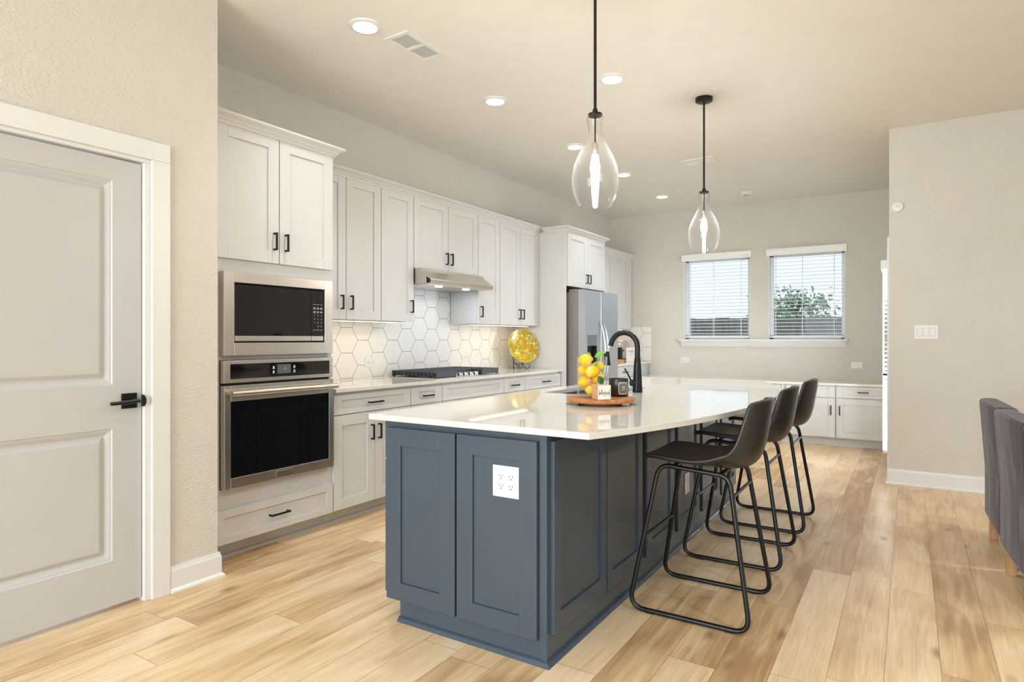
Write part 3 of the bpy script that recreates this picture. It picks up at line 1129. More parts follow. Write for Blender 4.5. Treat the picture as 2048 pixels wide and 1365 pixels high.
def grate(y0, y1, x0, x1, nb):
    b = MB()
    zt, zb = 0.974, 0.928
    w = 0.007
    for k in range(nb):
        x = x0 + 0.012 + (x1 - x0 - 0.024) * k / (nb - 1)
        b.box(x - w / 2, x + w / 2, y0, y1, zb + 0.004, zt)
    b.box(x1 - 0.012, x1, y0, y1, zb, zt)
    b.box(x0, x0 + 0.012, y0, y1, zb, zt)
    for y in (y0 + 0.01, (y0 + y1) / 2, y1 - 0.018):
        b.box(x0, x1, y, y + 0.008, zt - 0.010, zt)
    for x in (x0 + 0.006, x1 - 0.022):
        for y in (y0 + 0.004, y1 - 0.020):
            b.box(x, x + 0.016, y, y + 0.016, 0.920, zb + 0.006)
    return b


build('grate', grate(3.998, 4.262, CX0 + 0.012, CX1 - 0.012, 12), M['castiron'], t, bevel=0.001)
build('grate', grate(4.268, 4.632, CX0 + 0.012, -3.36, 9), M['castiron'], t, bevel=0.001)
build('grate', grate(4.638, 4.902, CX0 + 0.012, CX1 - 0.012, 12), M['castiron'], t, bevel=0.001)
for x, y in ((-3.62, 4.13), (-3.38, 4.13), (-3.54, 4.45), (-3.62, 4.77), (-3.38, 4.77)):
    build('burner', MB().lathe([(0.05, 0.920), (0.05, 0.928), (0.036, 0.930), (0.034, 0.940), (0.0, 0.941)], x, y, 24, True, False), M['matteblack'], t, smooth=True)
for k in range(5):
    y = 4.296 + k * 0.077
    b = MB().lathe([(0.026, 0.920), (0.026, 0.925), (0.020, 0.927), (0.0205, 0.948), (0.018, 0.952), (0.0, 0.952)], -3.292, y, 24, True, False)
    b.box(-3.316, -3.268, y - 0.005, y + 0.005, 0.940, 0.957)
    build('knob', b, M['chrome'], t, smooth=True)

# refrigerator surround: side panel, cabinet above, far units
XFC = -3.128
fC = face('+x', XFC)
t = thing('refrigerator_cabinet', 'white surround of the refrigerator with tall side panels and double door cabinet on top', 'cabinet', (-3.47, 6.57, 0))
build('side_panel', MB().box(XW + 0.002, -3.145, 6.060, 6.082, 0, 2.42), cab, t, bevel=0.001)
build('side_panel', MB().box(XW + 0.002, -3.145, 7.068, 7.086, 0, 2.42), cab, t)
build('body', MB().box(XW + 0.003, XFC - 0.02, 6.084, 7.066, 1.826, 2.42), cab, t)
door(t, fC, 6.090, 6.576, 1.818, 2.410, cab, (6.538, 1.925, 0.105, True))
door(t, fC, 6.580, 7.062, 1.818, 2.410, cab, (6.618, 1.925, 0.105, True))
build('crown', sweep([(XU + 0.06, 6.060), (XFC - 0.018, 6.060), (XFC - 0.018, 7.066), (XU + 0.075, 7.066)], crown_prof(2.405), 1), cab, t, bevel=0.001)

t = thing('refrigerator', 'stainless side by side refrigerator with a dispenser in its left door', 'refrigerator', (-3.4, 6.60, 0))
FY0, FY1, FYM = 6.150, 7.050, 6.560
build('body', MB().box(XW + 0.04, -3.045, FY0 + 0.01, FY1 - 0.01, 0.02, 1.755), M['fridge_side'], t, bevel=0.004)
build('hinge_cover', MB().box(-3.16, -2.985, FY0 + 0.02, FY0 + 0.09, 1.755, 1.785), M['fridge_side'], t, bevel=0.004)
build('gasket', MB().box(-3.045, -3.036, FY0 + 0.012, FY1 - 0.012, 0.05, 1.75), M['dark'], t)
fF = face('+x', -2.952)
DY_0, DY_1, DZ0, DZ1 = 6.205, 6.455, 0.97, 1.285
b = MB()
for (u0, u1, z0, z1) in ((FY0, DY_0, 0.05, 1.775), (DY_1, FYM - 0.004, 0.05, 1.775), (DY_0, DY_1, 0.05, DZ0), (DY_0, DY_1, DZ1, 1.775)):
    fbox(b, fF, u0, u1, z0, z1, 0, 0.084)
ld = build('door', b, M['steel2'], t)
b = MB()
fbox(b, fF, DY_0, DY_1, 1.165, DZ1, 0.002, 0.05)
build('dispenser_panel', b, M['display'], ld)
b = fbox(MB(), fF, DY_0, DY_1, DZ0, 1.165, 0.062, 0.07)
fbox(b, fF, DY_0, DY_0 + 0.004, DZ0, 1.165, 0.003, 0.065)
fbox(b, fF, DY_1 - 0.004, DY_1, DZ0, 1.165, 0.003, 0.065)
fbox(b, fF, DY_0, DY_1, DZ0, DZ0 + 0.006, 0.003, 0.065)
build('dispenser_recess', b, M['dark'], ld)
rd = build('door', fbox(MB(), fF, FYM + 0.004, FY1, 0.05, 1.775, 0, 0.084), M['steel2'], t, bevel=0.004)
for y, par in ((FYM - 0.040, ld), (FYM + 0.040, rd)):
    pts = []
    for k in range(17):
        a = k / 16
        pts.append((-2.952 + 0.012 + 0.058 * math.sin(PI * a) ** 0.7, y, 0.70 + 0.73 * a))
    build('handle', MB().tube(pts, 0.012, 12), M['steel2'], par, smooth=True)

t = thing('upper_cabinet', 'white double door wall cabinet in the corner past the refrigerator', 'cabinet', (-3.65, 7.93, 1.39), group='white wall cabinets above the long counter')
build('body', MB().box(XW + 0.013, XU - 0.02, 7.09, 8.808, 1.388, 2.437), cab, t)
door(t, fU, 7.10, 7.590, 1.388, 2.430, cab)
door(t, fU, 7.594, 8.082, 1.388, 2.430, cab)
door(t, fU, 8.086, 8.665, 1.388, 2.430, cab)
build('filler', MB().box(XU - 0.02, XU - 0.002, 8.67, 8.808, 1.388, 2.430), cab, t)
struct('trim_6', sweep([(XU - 0.006, 7.088), (XU - 0.006, 8.815)], crown_prof(2.415), 1), cab, bevel=0.001)
t = thing('base_cabinet', 'white base cabinet under the coffee maker in the far corner', 'cabinet', (-3.5, 7.95, 0), group='white base cabinets under the long counter')
build('body', MB().box(XW + 0.003, XF - 0.02, 7.09, 8.80, 0.1, 0.886).box(XW + 0.003, XF - 0.102, 7.09, 8.80, 0, 0.1), cab, t)
door(t, fB, 7.10, 7.62, 0.738, 0.868, cab, (7.36, 0.80, 0.11, False), name='drawer', ru=0.07, rz=0.036)
door(t, fB, 7.63, 8.11, 0.738, 0.868, cab, (7.87, 0.80, 0.11, False), name='drawer', ru=0.07, rz=0.036)
door(t, fB, 7.10, 7.62, 0.106, 0.732, cab, (7.58, 0.59, 0.108, True))
door(t, fB, 7.63, 8.11, 0.106, 0.732, cab, (7.67, 0.59, 0.108, True))
tag(build('countertop', MB().box(XW + 0.001, -3.172, 7.088, YB - 0.001, 0.888, 0.914), M['quartz'], bevel=0.003), 'short white countertop in the far corner under the coffee maker', 'countertop')

# coffee maker and sign in the far corner
t = thing('coffee_maker', 'small dark and steel coffee maker on the corner counter past the refrigerator', 'coffee maker', (-3.56, 8.58, 0.914))
b = MB().box(-3.66, -3.475, 8.50, 8.70, 0.914, 0.945)
build('base', b, M['palewood'], t, bevel=0.004)
build('column', MB().box(-3.66, -3.57, 8.60, 8.70, 0.945, 1.19), M['matteblack'], t, bevel=0.004)
build('head', MB().box(-3.66, -3.48, 8.50, 8.70, 1.115, 1.215), M['steel'], t, bevel=0.006)
build('brew_spout', MB().box(-3.62, -3.51, 8.52, 8.62, 1.060, 1.080).box(-3.60, -3.55, 8.55, 8.62, 1.08, 1.115), M['matteblack'], t, bevel=0.002)
build('knob', MB().disc_axis((-3.53, 8.50, 1.165), (0, -1, 0), [(0.02, 0), (0.018, 0.012)], 20), M['chrome'], t)
build('drip_tray', MB().box(-3.65, -3.485, 8.50, 8.62, 0.945, 0.957), M['matteblack'], t, bevel=0.002)
t = thing('counter_sign', 'small white framed sign with script lettering beside the coffee maker', 'sign', (-3.36, 8.56, 0.9145), 0.55)
fS = face('-y', -0.008)
b = MB().box(-0.09, -0.080, -0.008, 0.008, 0, 0.20).box(0.080, 0.09, -0.008, 0.008, 0, 0.20).box(-0.08, 0.08, -0.008, 0.008, 0, 0.011).box(-0.08, 0.08, -0.008, 0.008, 0.189, 0.20)
build('frame', b, M['white'], t, local=True)
build('board', MB().box(-0.08, 0.08, -0.003, 0.006, 0.011, 0.189), M['blockface'], t, local=True)
fS2 = face('-y', -0.003)
scr = [[(0.14, 0.6), (0.08, 0.75), (0.03, 0.5), (0.06, 0.25), (0.14, 0.3)], [(0.22, 0.6), (0.17, 0.45), (0.2, 0.25), (0.27, 0.35), (0.26, 0.55), (0.21, 0.6)],
       [(0.48, 0.95), (0.40, 0.9), (0.38, 0.4), (0.36, -0.2)], [(0.62, 0.95), (0.54, 0.9), (0.52, 0.4), (0.50, -0.2)], [(0.30, 0.62), (0.64, 0.64)], [(0.30, 0.66), (0.64, 0.68)],
       [(0.66, 0.4), (0.74, 0.5), (0.72, 0.62), (0.66, 0.5), (0.68, 0.28), (0.78, 0.3)], [(0.84, 0.4), (0.92, 0.5), (0.9, 0.62), (0.84, 0.5), (0.86, 0.28), (0.97, 0.32)]]
b = stroke_text(scr, -0.06, 0.05, 0.125, 0.165, fS2, 0.0016)
for a0, a1 in ((-0.04, -0.034), (-0.03, -0.022), (-0.018, -0.008), (0.006, 0.014), (0.017, 0.027)):
    b.box(a0, a1, -0.0036, -0.003, 0.098, 0.104)
b.box(-0.014, 0.004, -0.0036, -0.003, 0.075, 0.079)
build('lettering', b, M['ink'], t, local=True)

# amber glass plate on its easel
t = thing('plate_easel', 'dark scrolled wrought iron easel holding the amber plate', 'easel', (-3.600, 5.835, 0.914), math.radians(-30 + 90))
# local frame: -y is the front, x across
b = MB()


def scroll(x, s):
    pts = []
    pts.append((x, 0.060, 0.20))
    pts.append((x, 0.035, 0.10))
    pts.append((x + 0.01 * s, 0.006, 0.045))
    pts.append((x + 0.018 * s, -0.020, 0.012))
    pts.append((x + 0.030 * s, -0.045, 0.005))
    pts.append((x + 0.042 * s, -0.062, 0.014))
    pts.append((x + 0.050 * s, -0.070, 0.034))
    pts.append((x + 0.046 * s, -0.066, 0.050))
    return pts


for x, s in ((-0.05, -1), (0.05, 1)):
    b.tube(scroll(x, s), 0.0035, 8)
    b.tube([(x - 0.01 * s, -0.010, 0.075), (x - 0.022 * s, -0.020, 0.020), (x - 0.036 * s, -0.02, 0.0045), (x - 0.05 * s, -0.012, 0.016), (x - 0.052 * s, -0.006, 0.045)], 0.0035, 8)
b.tube([(0, 0.062, 0.20), (0, 0.10, 0.10), (0, 0.125, 0.0045)], 0.0035, 8)
b.tube([(-0.05, 0.060, 0.20), (0.05, 0.060, 0.20)], 0.0035, 8)
b.tube([(-0.05, 0.012, 0.055), (0.05, 0.012, 0.055)], 0.0035, 8)
build('easel_wire', b, M['iron'], t, local=True, smooth=True)
pl = bpy.data.objects.new('decorative_plate', None)
R0 = 0.186
prof = [(0.0, 0.0), (0.05, 0.001), (0.10, 0.006), (0.15, 0.016), (0.178, 0.027), (R0, 0.031)]
b = MB()
seg = 64
vs, fs = [], []
for side, dz in ((0, 0.0), (1, -0.007)):
    for r, h in prof:
        for k in range(seg):
            a = 2 * PI * k / seg
            rr = r * (1 + (0.012 * math.sin(a * 18) if r > 0.15 else 0))
            vs.append((rr * math.cos(a), rr * math.sin(a), h + dz))
n = len(prof)
for side in range(2):
    for i in range(n - 1):
        for k in range(seg):
            q = side * n * seg
            fs.append((q + i * seg + k, q + i * seg + (k + 1) % seg, q + (i + 1) * seg + (k + 1) % seg, q + (i + 1) * seg + k))
for k in range(seg):
    q0, q1 = (n - 1) * seg, (2 * n - 1) * seg
    fs.append((q0 + k, q0 + (k + 1) % seg, q1 + (k + 1) % seg, q1 + k))
b.add(vs, fs)
bpy.data.objects.remove(pl)
po = build('decorative_plate', b, M['plate'], local=True, smooth=True)
tag(po, 'round amber and green mosaic glass plate standing on a wire easel', 'plate')
nx = Vector((math.cos(math.radians(-30)) * math.cos(math.radians(14)), math.sin(math.radians(-30)) * math.cos(math.radians(14)), math.sin(math.radians(14))))
po.rotation_euler = nx.to_track_quat('Z', 'Y').to_euler()
po.location = (-3.578, 5.873, 1.158)

# ------------------------------------------------------------------ back wall desk
YD = 8.14
fD = face('-y', YD)
t = thing('desk_cabinet', 'white desk cabinet with drawer and door at the right end of the back wall', 'cabinet', (-0.43, 8.45, 0), group='low white cabinets under the windows')


def desk_body(x0, x1):
    return MB().box(x0, x1, YD + 0.02, YB - 0.003, 0.09, 0.700).box(x0, x1, YD + 0.09, YB - 0.003, 0, 0.09)


build('body', desk_body(-0.718, XR - 0.003), cab, t)
door(t, fD, -0.712, -0.165, 0.562, 0.694, cab, (-0.44, 0.632, 0.108, False), name='drawer', ru=0.07, rz=0.036)
door(t, fD, -0.712, -0.165, 0.098, 0.553, cab, (-0.675, 0.415, 0.105, True))
t = thing('desk_cabinet', 'white desk cabinet behind the bar stools, left of the end one', 'cabinet', (-1.0, 8.45, 0), group='low white cabinets under the windows')
build('body', desk_body(-1.308, -0.720), cab, t)
door(t, fD, -1.252, -0.724, 0.562, 0.694, cab, (-0.99, 0.632, 0.108, False), name='drawer', ru=0.07, rz=0.036)
door(t, fD, -1.252, -0.724, 0.098, 0.553, cab, (-0.765, 0.415, 0.105, True))
t = thing('desk_cabinet', 'white desk apron and cabinet hidden behind the island under the left window', 'cabinet', (-2.2, 8.45, 0), group='low white cabinets under the windows')
build('body', desk_body(-3.17, -2.30), cab, t)
build('apron_body', MB().box(-2.30, -1.312, YD + 0.02, YB - 0.003, 0.60, 0.70), cab, t)
door(t, fD, -2.296, -1.318, 0.600, 0.694, cab, (-1.8, 0.648, 0.108, False), name='drawer', ru=0.07, rz=0.03)
door(t, fD, -3.15, -2.305, 0.098, 0.694, cab, (-2.35, 0.5, 0.105, True))
tag(build('desktop', MB().box(-3.172, XR - 0.002, YD - 0.03, YB - 0.001, 0.700, 0.730), M['desk'], bevel=0.003), 'long pale desk top along the back wall under the windows', 'countertop')
struct('trim_7', sweep([(-1.308, YD + 0.09), (XR, YD + 0.09)], shoe_prof(), 1), cab)


# ------------------------------------------------------------------ outlets, switches, detectors
def receptacle(mb_face, mb_slot, fm, u, z, rot=False):
    """one socket: a round-cornered face and its three openings"""
    w, h = (0.0165, 0.014)
    if rot:
        w, h = h, w
    fbox(mb_face, fm, u - w, u + w, z - h, z + h, -0.0085, -0.004)
    for a, c, sw, sh in ((-0.0065, 0.004, 0.0012, 0.0042), (0.0065, 0.004, 0.0012, 0.0042), (0, -0.0075, 0.0024, 0.0024)):
        if rot:
            a, c, sw, sh = c, a, sh, sw
        fbox(mb_slot, fm, u + a - sw, u + a + sw, z + c - sh, z + c + sh, -0.0090, -0.0084)


def outlet(fm, u, z, w, h, socks, label, rot=False, group='white wall outlets'):
    c = fm(u, z, 0)
    t = thing('electrical_outlet', label, 'outlet', (c[0], c[1], c[2] - h / 2), group=group)
    build('cover_plate', fbox(MB(), fm, u - w / 2, u + w / 2, z - h / 2, z + h / 2, -0.006, 0), M['white'], t, bevel=0.002)
    for a, c_ in socks:
        bf, bs = MB(), MB()
        receptacle(bf, bs, fm, u + a, z + c_, rot)
        s = build('socket', bf, M['white'], t, bevel=0.004)
        build('slots', bs, M['slot'], s)
    return t


fT = face('+x', XW + 0.011)
two = [(-0.021, 0), (0.021, 0)]
outlet(fT, 3.808, 1.048, 0.122, 0.078, two, 'white outlet on the tile between the oven tower and the cooktop', True)
outlet(fT, 5.135, 1.055, 0.120, 0.075, two, 'white outlet on the tile just behind the right of the cooktop', True)
outlet(fT, 5.89, 1.053, 0.115, 0.075, two, 'white outlet on the tile beside the amber plate', True)
fK = face('-y', YB)
outlet(fK, -2.675, 0.942, 0.122, 0.075, two, 'white outlet on the back wall below the left window', True)
outlet(fK, -0.546, 0.915, 0.122, 0.075, two, 'white outlet on the back wall at the far right below the sill', True)

t = thing('light_switch', 'white three rocker switch plate on the right wall', 'switch', (0.119, YR, 1.24))
fR = face('-y', YR)
build('cover_plate', fbox(MB(), fR, 0.036, 0.204, 1.241, 1.358, -0.006, 0), M['white'], t, bevel=0.002)
for u in (0.074, 0.120, 0.166):
    build('rocker_gap', fbox(MB(), fR, u - 0.0185, u + 0.0185, 1.265, 1.335, -0.0065, -0.004), M['toe'], t)
    build('rocker', fbox(MB(), fR, u - 0.0165, u + 0.0165, 1.267, 1.333, -0.010, -0.004), M['white'], t, bevel=0.003)
t = thing('round_sensor', 'round white sensor high on the right wall near its edge', 'sensor', (-0.084, YR, 2.33))
build('housing', MB().disc_axis((-0.084, YR, 2.372), (0, -1, 0), [(0.047, 0), (0.047, 0.012), (0.040, 0.022), (0.014, 0.026)], 32), M['white'], t, smooth=True)
build('lens', MB().disc_axis((-0.084, YR - 0.026, 2.372), (0, -1, 0), [(0.007, 0), (0.006, 0.0015)], 16), M['toe'], t)
t = thing('smoke_detector', 'round white smoke detector on the ceiling near the back wall', 'smoke detector', (-1.70, 8.10, ZC - 0.035))
build('housing', MB().lathe([(0.045, ZC - 0.035), (0.062, ZC - 0.028), (0.072, ZC - 0.012), (0.072, ZC)], -1.70, 8.10, 32), M['white'], t, smooth=True)
build('vent_ring', MB().lathe([(0.035, ZC - 0.038), (0.044, ZC - 0.0345)], -1.70, 8.10, 24), M['toe'], t)

# ceiling vents
def ceiling_vent(x0, x1, y0, y1, label, along_y):
    t = thing('ceiling_vent', label, 'vent', ((x0 + x1) / 2, (y0 + y1) / 2, ZC - 0.012))
    f = 0.03
    b = MB().box(x0, x0 + f, y0, y1, ZC - 0.010, ZC).box(x1 - f, x1, y0, y1, ZC - 0.010, ZC).box(x0 + f, x1 - f, y0, y0 + f, ZC - 0.010, ZC).box(x0 + f, x1 - f, y1 - f, y1, ZC - 0.010, ZC)
    if along_y:
        m = (y0 + y1) / 2
        b.box(x0 + f, x1 - f, m - 0.012, m + 0.012, ZC - 0.010, ZC)
    else:
        m = (x0 + x1) / 2
        b.box(m - 0.012, m + 0.012, y0 + f, y1 - f, ZC - 0.010, ZC)
    build('frame', b, M['white'], t, bevel=0.002)
    build('backing', MB().box(x0 + f, x1 - f, y0 + f, y1 - f, ZC - 0.002, ZC), M['white'], t)
    b = MB()
    n = 7
    if along_y:
        for k in range(n):
            x = x0 + f + (x1 - x0 - 2 * f) * (k + 0.5) / n
            b.add([(x - 0.008, y0 + f, ZC - 0.003), (x - 0.008, y1 - f, ZC - 0.003), (x + 0.006, y1 - f, ZC - 0.009), (x + 0.006, y0 + f, ZC - 0.009)], [(0, 1, 2, 3)])
    else:
        for k in range(n):
            y = y0 + f + (y1 - y0 - 2 * f) * (k + 0.5) / n
            b.add([(x0 + f, y - 0.008, ZC - 0.003), (x1 - f, y - 0.008, ZC - 0.003), (x1 - f, y + 0.006, ZC - 0.009), (x0 + f, y + 0.006, ZC - 0.009)], [(0, 1, 2, 3)])
    build('slats', b, M['white'], t)
    return t


ceiling_vent(-2.665, -2.478, 2.775, 3.142, 'white louvred ceiling vent beside the nearest recessed light', True)
ceiling_vent(-1.972, -1.628, 6.30, 6.530, 'white two panel ceiling vent seen behind the far pendant rod', False)

# recessed lights
CANS = [(-2.65, 2.61, 'recessed ceiling light beside the near vent, largest in view'), (-2.65, 3.955, 'recessed ceiling light over the cooktop, second in the row by the cabinets'),
        (-2.65, 5.30, 'recessed ceiling light just left of the near pendant glass'), (-2.65, 6.493, 'recessed ceiling light just right of the near pendant glass'),
        (-2.65, 7.755, 'small recessed ceiling light closest to the back wall'), (-1.74, 4.05, 'recessed ceiling light right of the near pendant rod')]
for x, y, lab in CANS:
    t = thing('recessed_light', lab, 'ceiling light', (x, y, ZC - 0.014), group='round recessed ceiling lights')
    build('trim_ring', MB().lathe([(0.066, ZC - 0.008), (0.070, ZC - 0.013), (0.090, ZC - 0.008), (0.093, ZC)], x, y, 40, False, False), M['white'], t, smooth=True)
    build('lens', MB().lathe([(0.0, ZC - 0.0115), (0.04, ZC - 0.0110), (0.067, ZC - 0.008), (0.067, ZC - 0.002)], x, y, 36, False, True), M['lens'], t, smooth=True)
    area_light('can_light', (x, y, ZC - 0.016), (0, 0, -1), 0.12, 0.12, CAN_W, WARM, t, 'DISK', 1.8)

# unseen ceiling lights added around the camera to brighten floor and room
for x, y in ((-0.45, 0.3), (0.9, 1.9), (0.9, -1.2), (-0.6, -2.2), (1.2, 4.4)):
    t = thing('recessed_light', 'unseen recessed fill light added over the living area to brighten the room', 'ceiling light', (x, y, ZC - 0.014), group='added fill lights over the living area')
    build('trim_ring', MB().lathe([(0.066, ZC - 0.008), (0.070, ZC - 0.013), (0.090, ZC - 0.008), (0.093, ZC)], x, y, 40, False, False), M['white'], t, smooth=True)
    build('lens', MB().lathe([(0.0, ZC - 0.0115), (0.04, ZC - 0.0110), (0.067, ZC - 0.008), (0.067, ZC - 0.002)], x, y, 36, False, True), M['lens'], t, smooth=True)
    area_light('can_light', (x, y, ZC - 0.016), (0, 0, -1), 0.12, 0.12, LIVING_FILL_W, WARM, t, 'DISK', 2.2)

# pendants
def pendant(x, y, label):
    t = thing('pendant_light', label, 'pendant light', (x, y, 1.893), group='clear glass pendants over the island')
    build('canopy', MB().lathe([(0.0, ZC - 0.030), (0.055, ZC - 0.030), (0.063, ZC - 0.024), (0.063, ZC)], x, y, 36, False, True), M['matteblack'], t, smooth=True)
    build('rod', MB().tube([(x, y, ZC - 0.03), (x, y, 2.355)], 0.0075, 12), M['matteblack'], t, smooth=True)
    build('cap', MB().lathe([(0.034, 2.336), (0.036, 2.341), (0.034, 2.347), (0.014, 2.351), (0.012, 2.37), (0.0, 2.37)], x, y, 28, True, False), M['matteblack'], t, smooth=True)
    outer = [(0.040, 2.336), (0.0415, 2.325), (0.038, 2.300), (0.034, 2.272), (0.035, 2.250), (0.044, 2.222), (0.065, 2.180), (0.090, 2.132), (0.107, 2.085), (0.1145, 2.040), (0.113, 1.995), (0.103, 1.950), (0.087, 1.910), (0.0765, 1.893)]
    inner = [(r - 0.003, z) for r, z in reversed(outer)]
    fine = []
    for i in range(len(outer) - 1):
        for k in range(3):
            a = k / 3
            p0, p1, p2, p3 = outer[max(i - 1, 0)], outer[i], outer[i + 1], outer[min(i + 2, len(outer) - 1)]
            fine.append(tuple(0.5 * (2 * p1[q] + (p2[q] - p0[q]) * a + (2 * p0[q] - 5 * p1[q] + 4 * p2[q] - p3[q]) * a * a + (3 * p1[q] - p0[q] - 3 * p2[q] + p3[q]) * a ** 3) for q in (0, 1)))
    fine.append(outer[-1])
    build('glass_shade', MB().lathe(fine + [(r - 0.003, z) for r, z in reversed(fine)], x, y, 56, False, False), M['glass'], t, smooth=True)
    build('stem', MB().tube([(x, y, 2.336), (x, y, 2.20)], 0.004, 8), M['matteblack'], t)
    build('lamp_socket', MB().lathe([(0.010, 2.205), (0.016, 2.198), (0.016, 2.150), (0.014, 2.145)], x, y, 20), M['steel'], t, smooth=True)
    build('bulb', MB().lathe([(0.012, 2.146), (0.016, 2.125), (0.022, 2.100), (0.024, 2.075), (0.019, 2.050), (0.008, 2.040), (0.0, 2.039)], x, y, 24, True, False), M['bulb'], t, smooth=True)
    return t


pendant(-1.30, 2.82, 'clear glass bottle pendant with black rod nearest the camera over the island')
pendant(-1.30, 4.752, 'clear glass bottle pendant hanging in front of the left window')

# ------------------------------------------------------------------ island
navy = M['navy']
IX0, IX1, IY0, IY1 = -1.985, -1.163, 2.088, 5.10
t = thing('kitchen_island', 'slate blue panelled kitchen island under the white quartz top', 'kitchen island', (-1.57, 3.6, 0))
b = MB().box(IX0, IX1, IY0, IY1, 0.098, 0.700).box(IX0, IX1, IY0, 3.3, 0.7, 0.889).box(IX0, IX1, 4.2, IY1, 0.7, 0.889)
b.box(-1.40, IX1, 3.3, 4.2, 0.7, 0.889).box(IX0, -1.96, 3.3, 4.2, 0.7, 0.889)
b.box(-1.905, IX1, IY0, IY1, 0.0, 0.098)
build('body', b, navy, t, bevel=0.0015)
fI = face('-y', IY0 - 0.020)
door(t, fI, -1.968, -1.5875, 0.094, 0.853, navy, name='end_panel', ru=0.082, rz=0.078)
door(t, fI, -1.5770, -1.1965, 0.094, 0.853, navy, name='end_panel', ru=0.080, rz=0.078)
b = MB()
b.box(IX0 - 0.004, IX1, IY0 - 0.006, IY0, 0.862, 0.889)
b.box(IX1 - 0.03, IX1 + 0.002, IY0 - 0.004, IY0 + 0.03, 0.0, 0.889)
build('corner_trim', b, navy, t, bevel=0.0015)
fJ = face('+x', IX1 + 0.020)
for u0, u1 in ((2.112, 2.602), (2.612, 3.050), (3.116, 3.566), (3.632, 4.080), (4.146, 4.594), (4.650, 5.088)):
    door(t, fJ, u0, u1, 0.112, 0.853, navy, name='side_panel', ru=0.055 if u0 < 3 else 0.075, rz=0.076)
fL = lambda u, z, d: (IX0 - 0.020 + d, u, z)
for u0, u1 in ((2.10, 2.60), (2.61, 3.11), (3.12, 3.62), (3.63, 4.13), (4.14, 4.62), (4.63, 5.09)):
    d_ = build('door', shaker(fL, u0, u1, 0.104, 0.70), navy, t, bevel=0.0015)
    d_ = build('drawer', shaker(fL, u0, u1, 0.708, 0.860, rz=0.04), navy, t, bevel=0.0015)
    build('handle', pull(fL, (u0 + u1) / 2, 0.785, 0.11, False), M['pull'], d_)
build('shoe_moulding', sweep([(-1.905, IY0), (IX1, IY0), (IX1, IY1)], shoe_prof(), 1), navy, t)

outlet(face('-y', IY0 - 0.020 + 0.0084), -1.335, 0.684, 0.128, 0.124, [(-0.0235, 0.0195), (0.0235, 0.0195), (-0.0235, -0.0195), (0.0235, -0.0195)],
       'white square four socket outlet on the near end of the blue island', False)
outlet(face('+x', IX1 + 0.020 - 0.0085), 3.822, 0.362, 0.078, 0.125, [(0, 0.021), (0, -0.021)], 'white outlet low on the island side behind the nearest stools', False)

# island countertop: curved bar side, sink cut-out
TX0, TXF, TY0, TY1, BULGE = -2.02, -0.950, 2.010, 5.16, 0.315
hc = (TY1 - TY0) / 2
RAD = (hc * hc + BULGE * BULGE) / (2 * BULGE)
YC = (TY0 + TY1) / 2
outline = [(TX0, TY1), (TX0, TY0)]
for k in range(49):
    y = TY0 + (TY1 - TY0) * k / 48
    outline.append((TXF + BULGE - RAD + math.sqrt(RAD * RAD - (y - YC) ** 2), y))
SX0, SX1, SY0, SY1 = -1.905, -1.505, 3.375, 4.10
hole = []
for cx_, cy_, a0 in ((SX0 + .02, SY0 + .02, PI), (SX1 - .02, SY0 + .02, 1.5 * PI), (SX1 - .02, SY1 - .02, 0), (SX0 + .02, SY1 - .02, 0.5 * PI)):
    for k in range(5):
        a = a0 + k * PI / 8
        hole.append((cx_ + 0.02 * math.cos(a), cy_ + 0.02 * math.sin(a)))
bm = bmesh.new()
lo = [bm.verts.new((x, y, 0)) for x, y in outline]
li = [bm.verts.new((x, y, 0)) for x, y in hole]
es = [bm.edges.new((l[i], l[(i + 1) % len(l)])) for l in (lo, li) for i in range(len(l))]
bmesh.ops.triangle_fill(bm, edges=es, use_beauty=True)
bm.verts.index_update()
tris = [tuple(v.index for v in f.verts) for f in bm.faces]
vv = [(v.co.x, v.co.y) for v in bm.verts]
bm.free()
b = MB()
nv = len(vv)
CZ0, CZ1 = 0.8895, 0.914
vs = [(x, y, CZ1) for x, y in vv] + [(x, y, CZ0) for x, y in vv]
fs = [f for f in tris] + [tuple(i + nv for i in reversed(f)) for f in tris]
no = len(outline)
for off, n in ((0, no), (no, len(hole))):
    for i in range(n):
        a, c = off + i, off + (i + 1) % n
        fs.append((a, c, c + nv, a + nv))
b.add(vs, fs)
tag(build('countertop', b, M['quartz'], bevel=0.0025), 'large glossy white quartz island top with one bowed edge', 'countertop')

# sink
t = thing('sink', 'steel undermount sink set in the island top', 'sink', (-1.70, 3.74, 0.70))
b = MB()
e = 0.012
b.box(SX0 - e, SX1 + e, SY0 - e, SY1 + e, 0.702, 0.710)
b.box(SX0 - e, SX0, SY0 - e, SY1 + e, 0.71, 0.889).box(SX1, SX1 + e, SY0 - e, SY1 + e, 0.71, 0.889)
b.box(SX0, SX1, SY0 - e, SY0, 0.71, 0.889).box(SX0, SX1, SY1, SY1 + e, 0.71, 0.889)
build('bowl', b, M['sinksteel'], t)
build('drain', MB().lathe([(0.045, 0.710), (0.045, 0.713), (0.03, 0.711)], -1.70, 3.74, 24), M['chrome'], t)

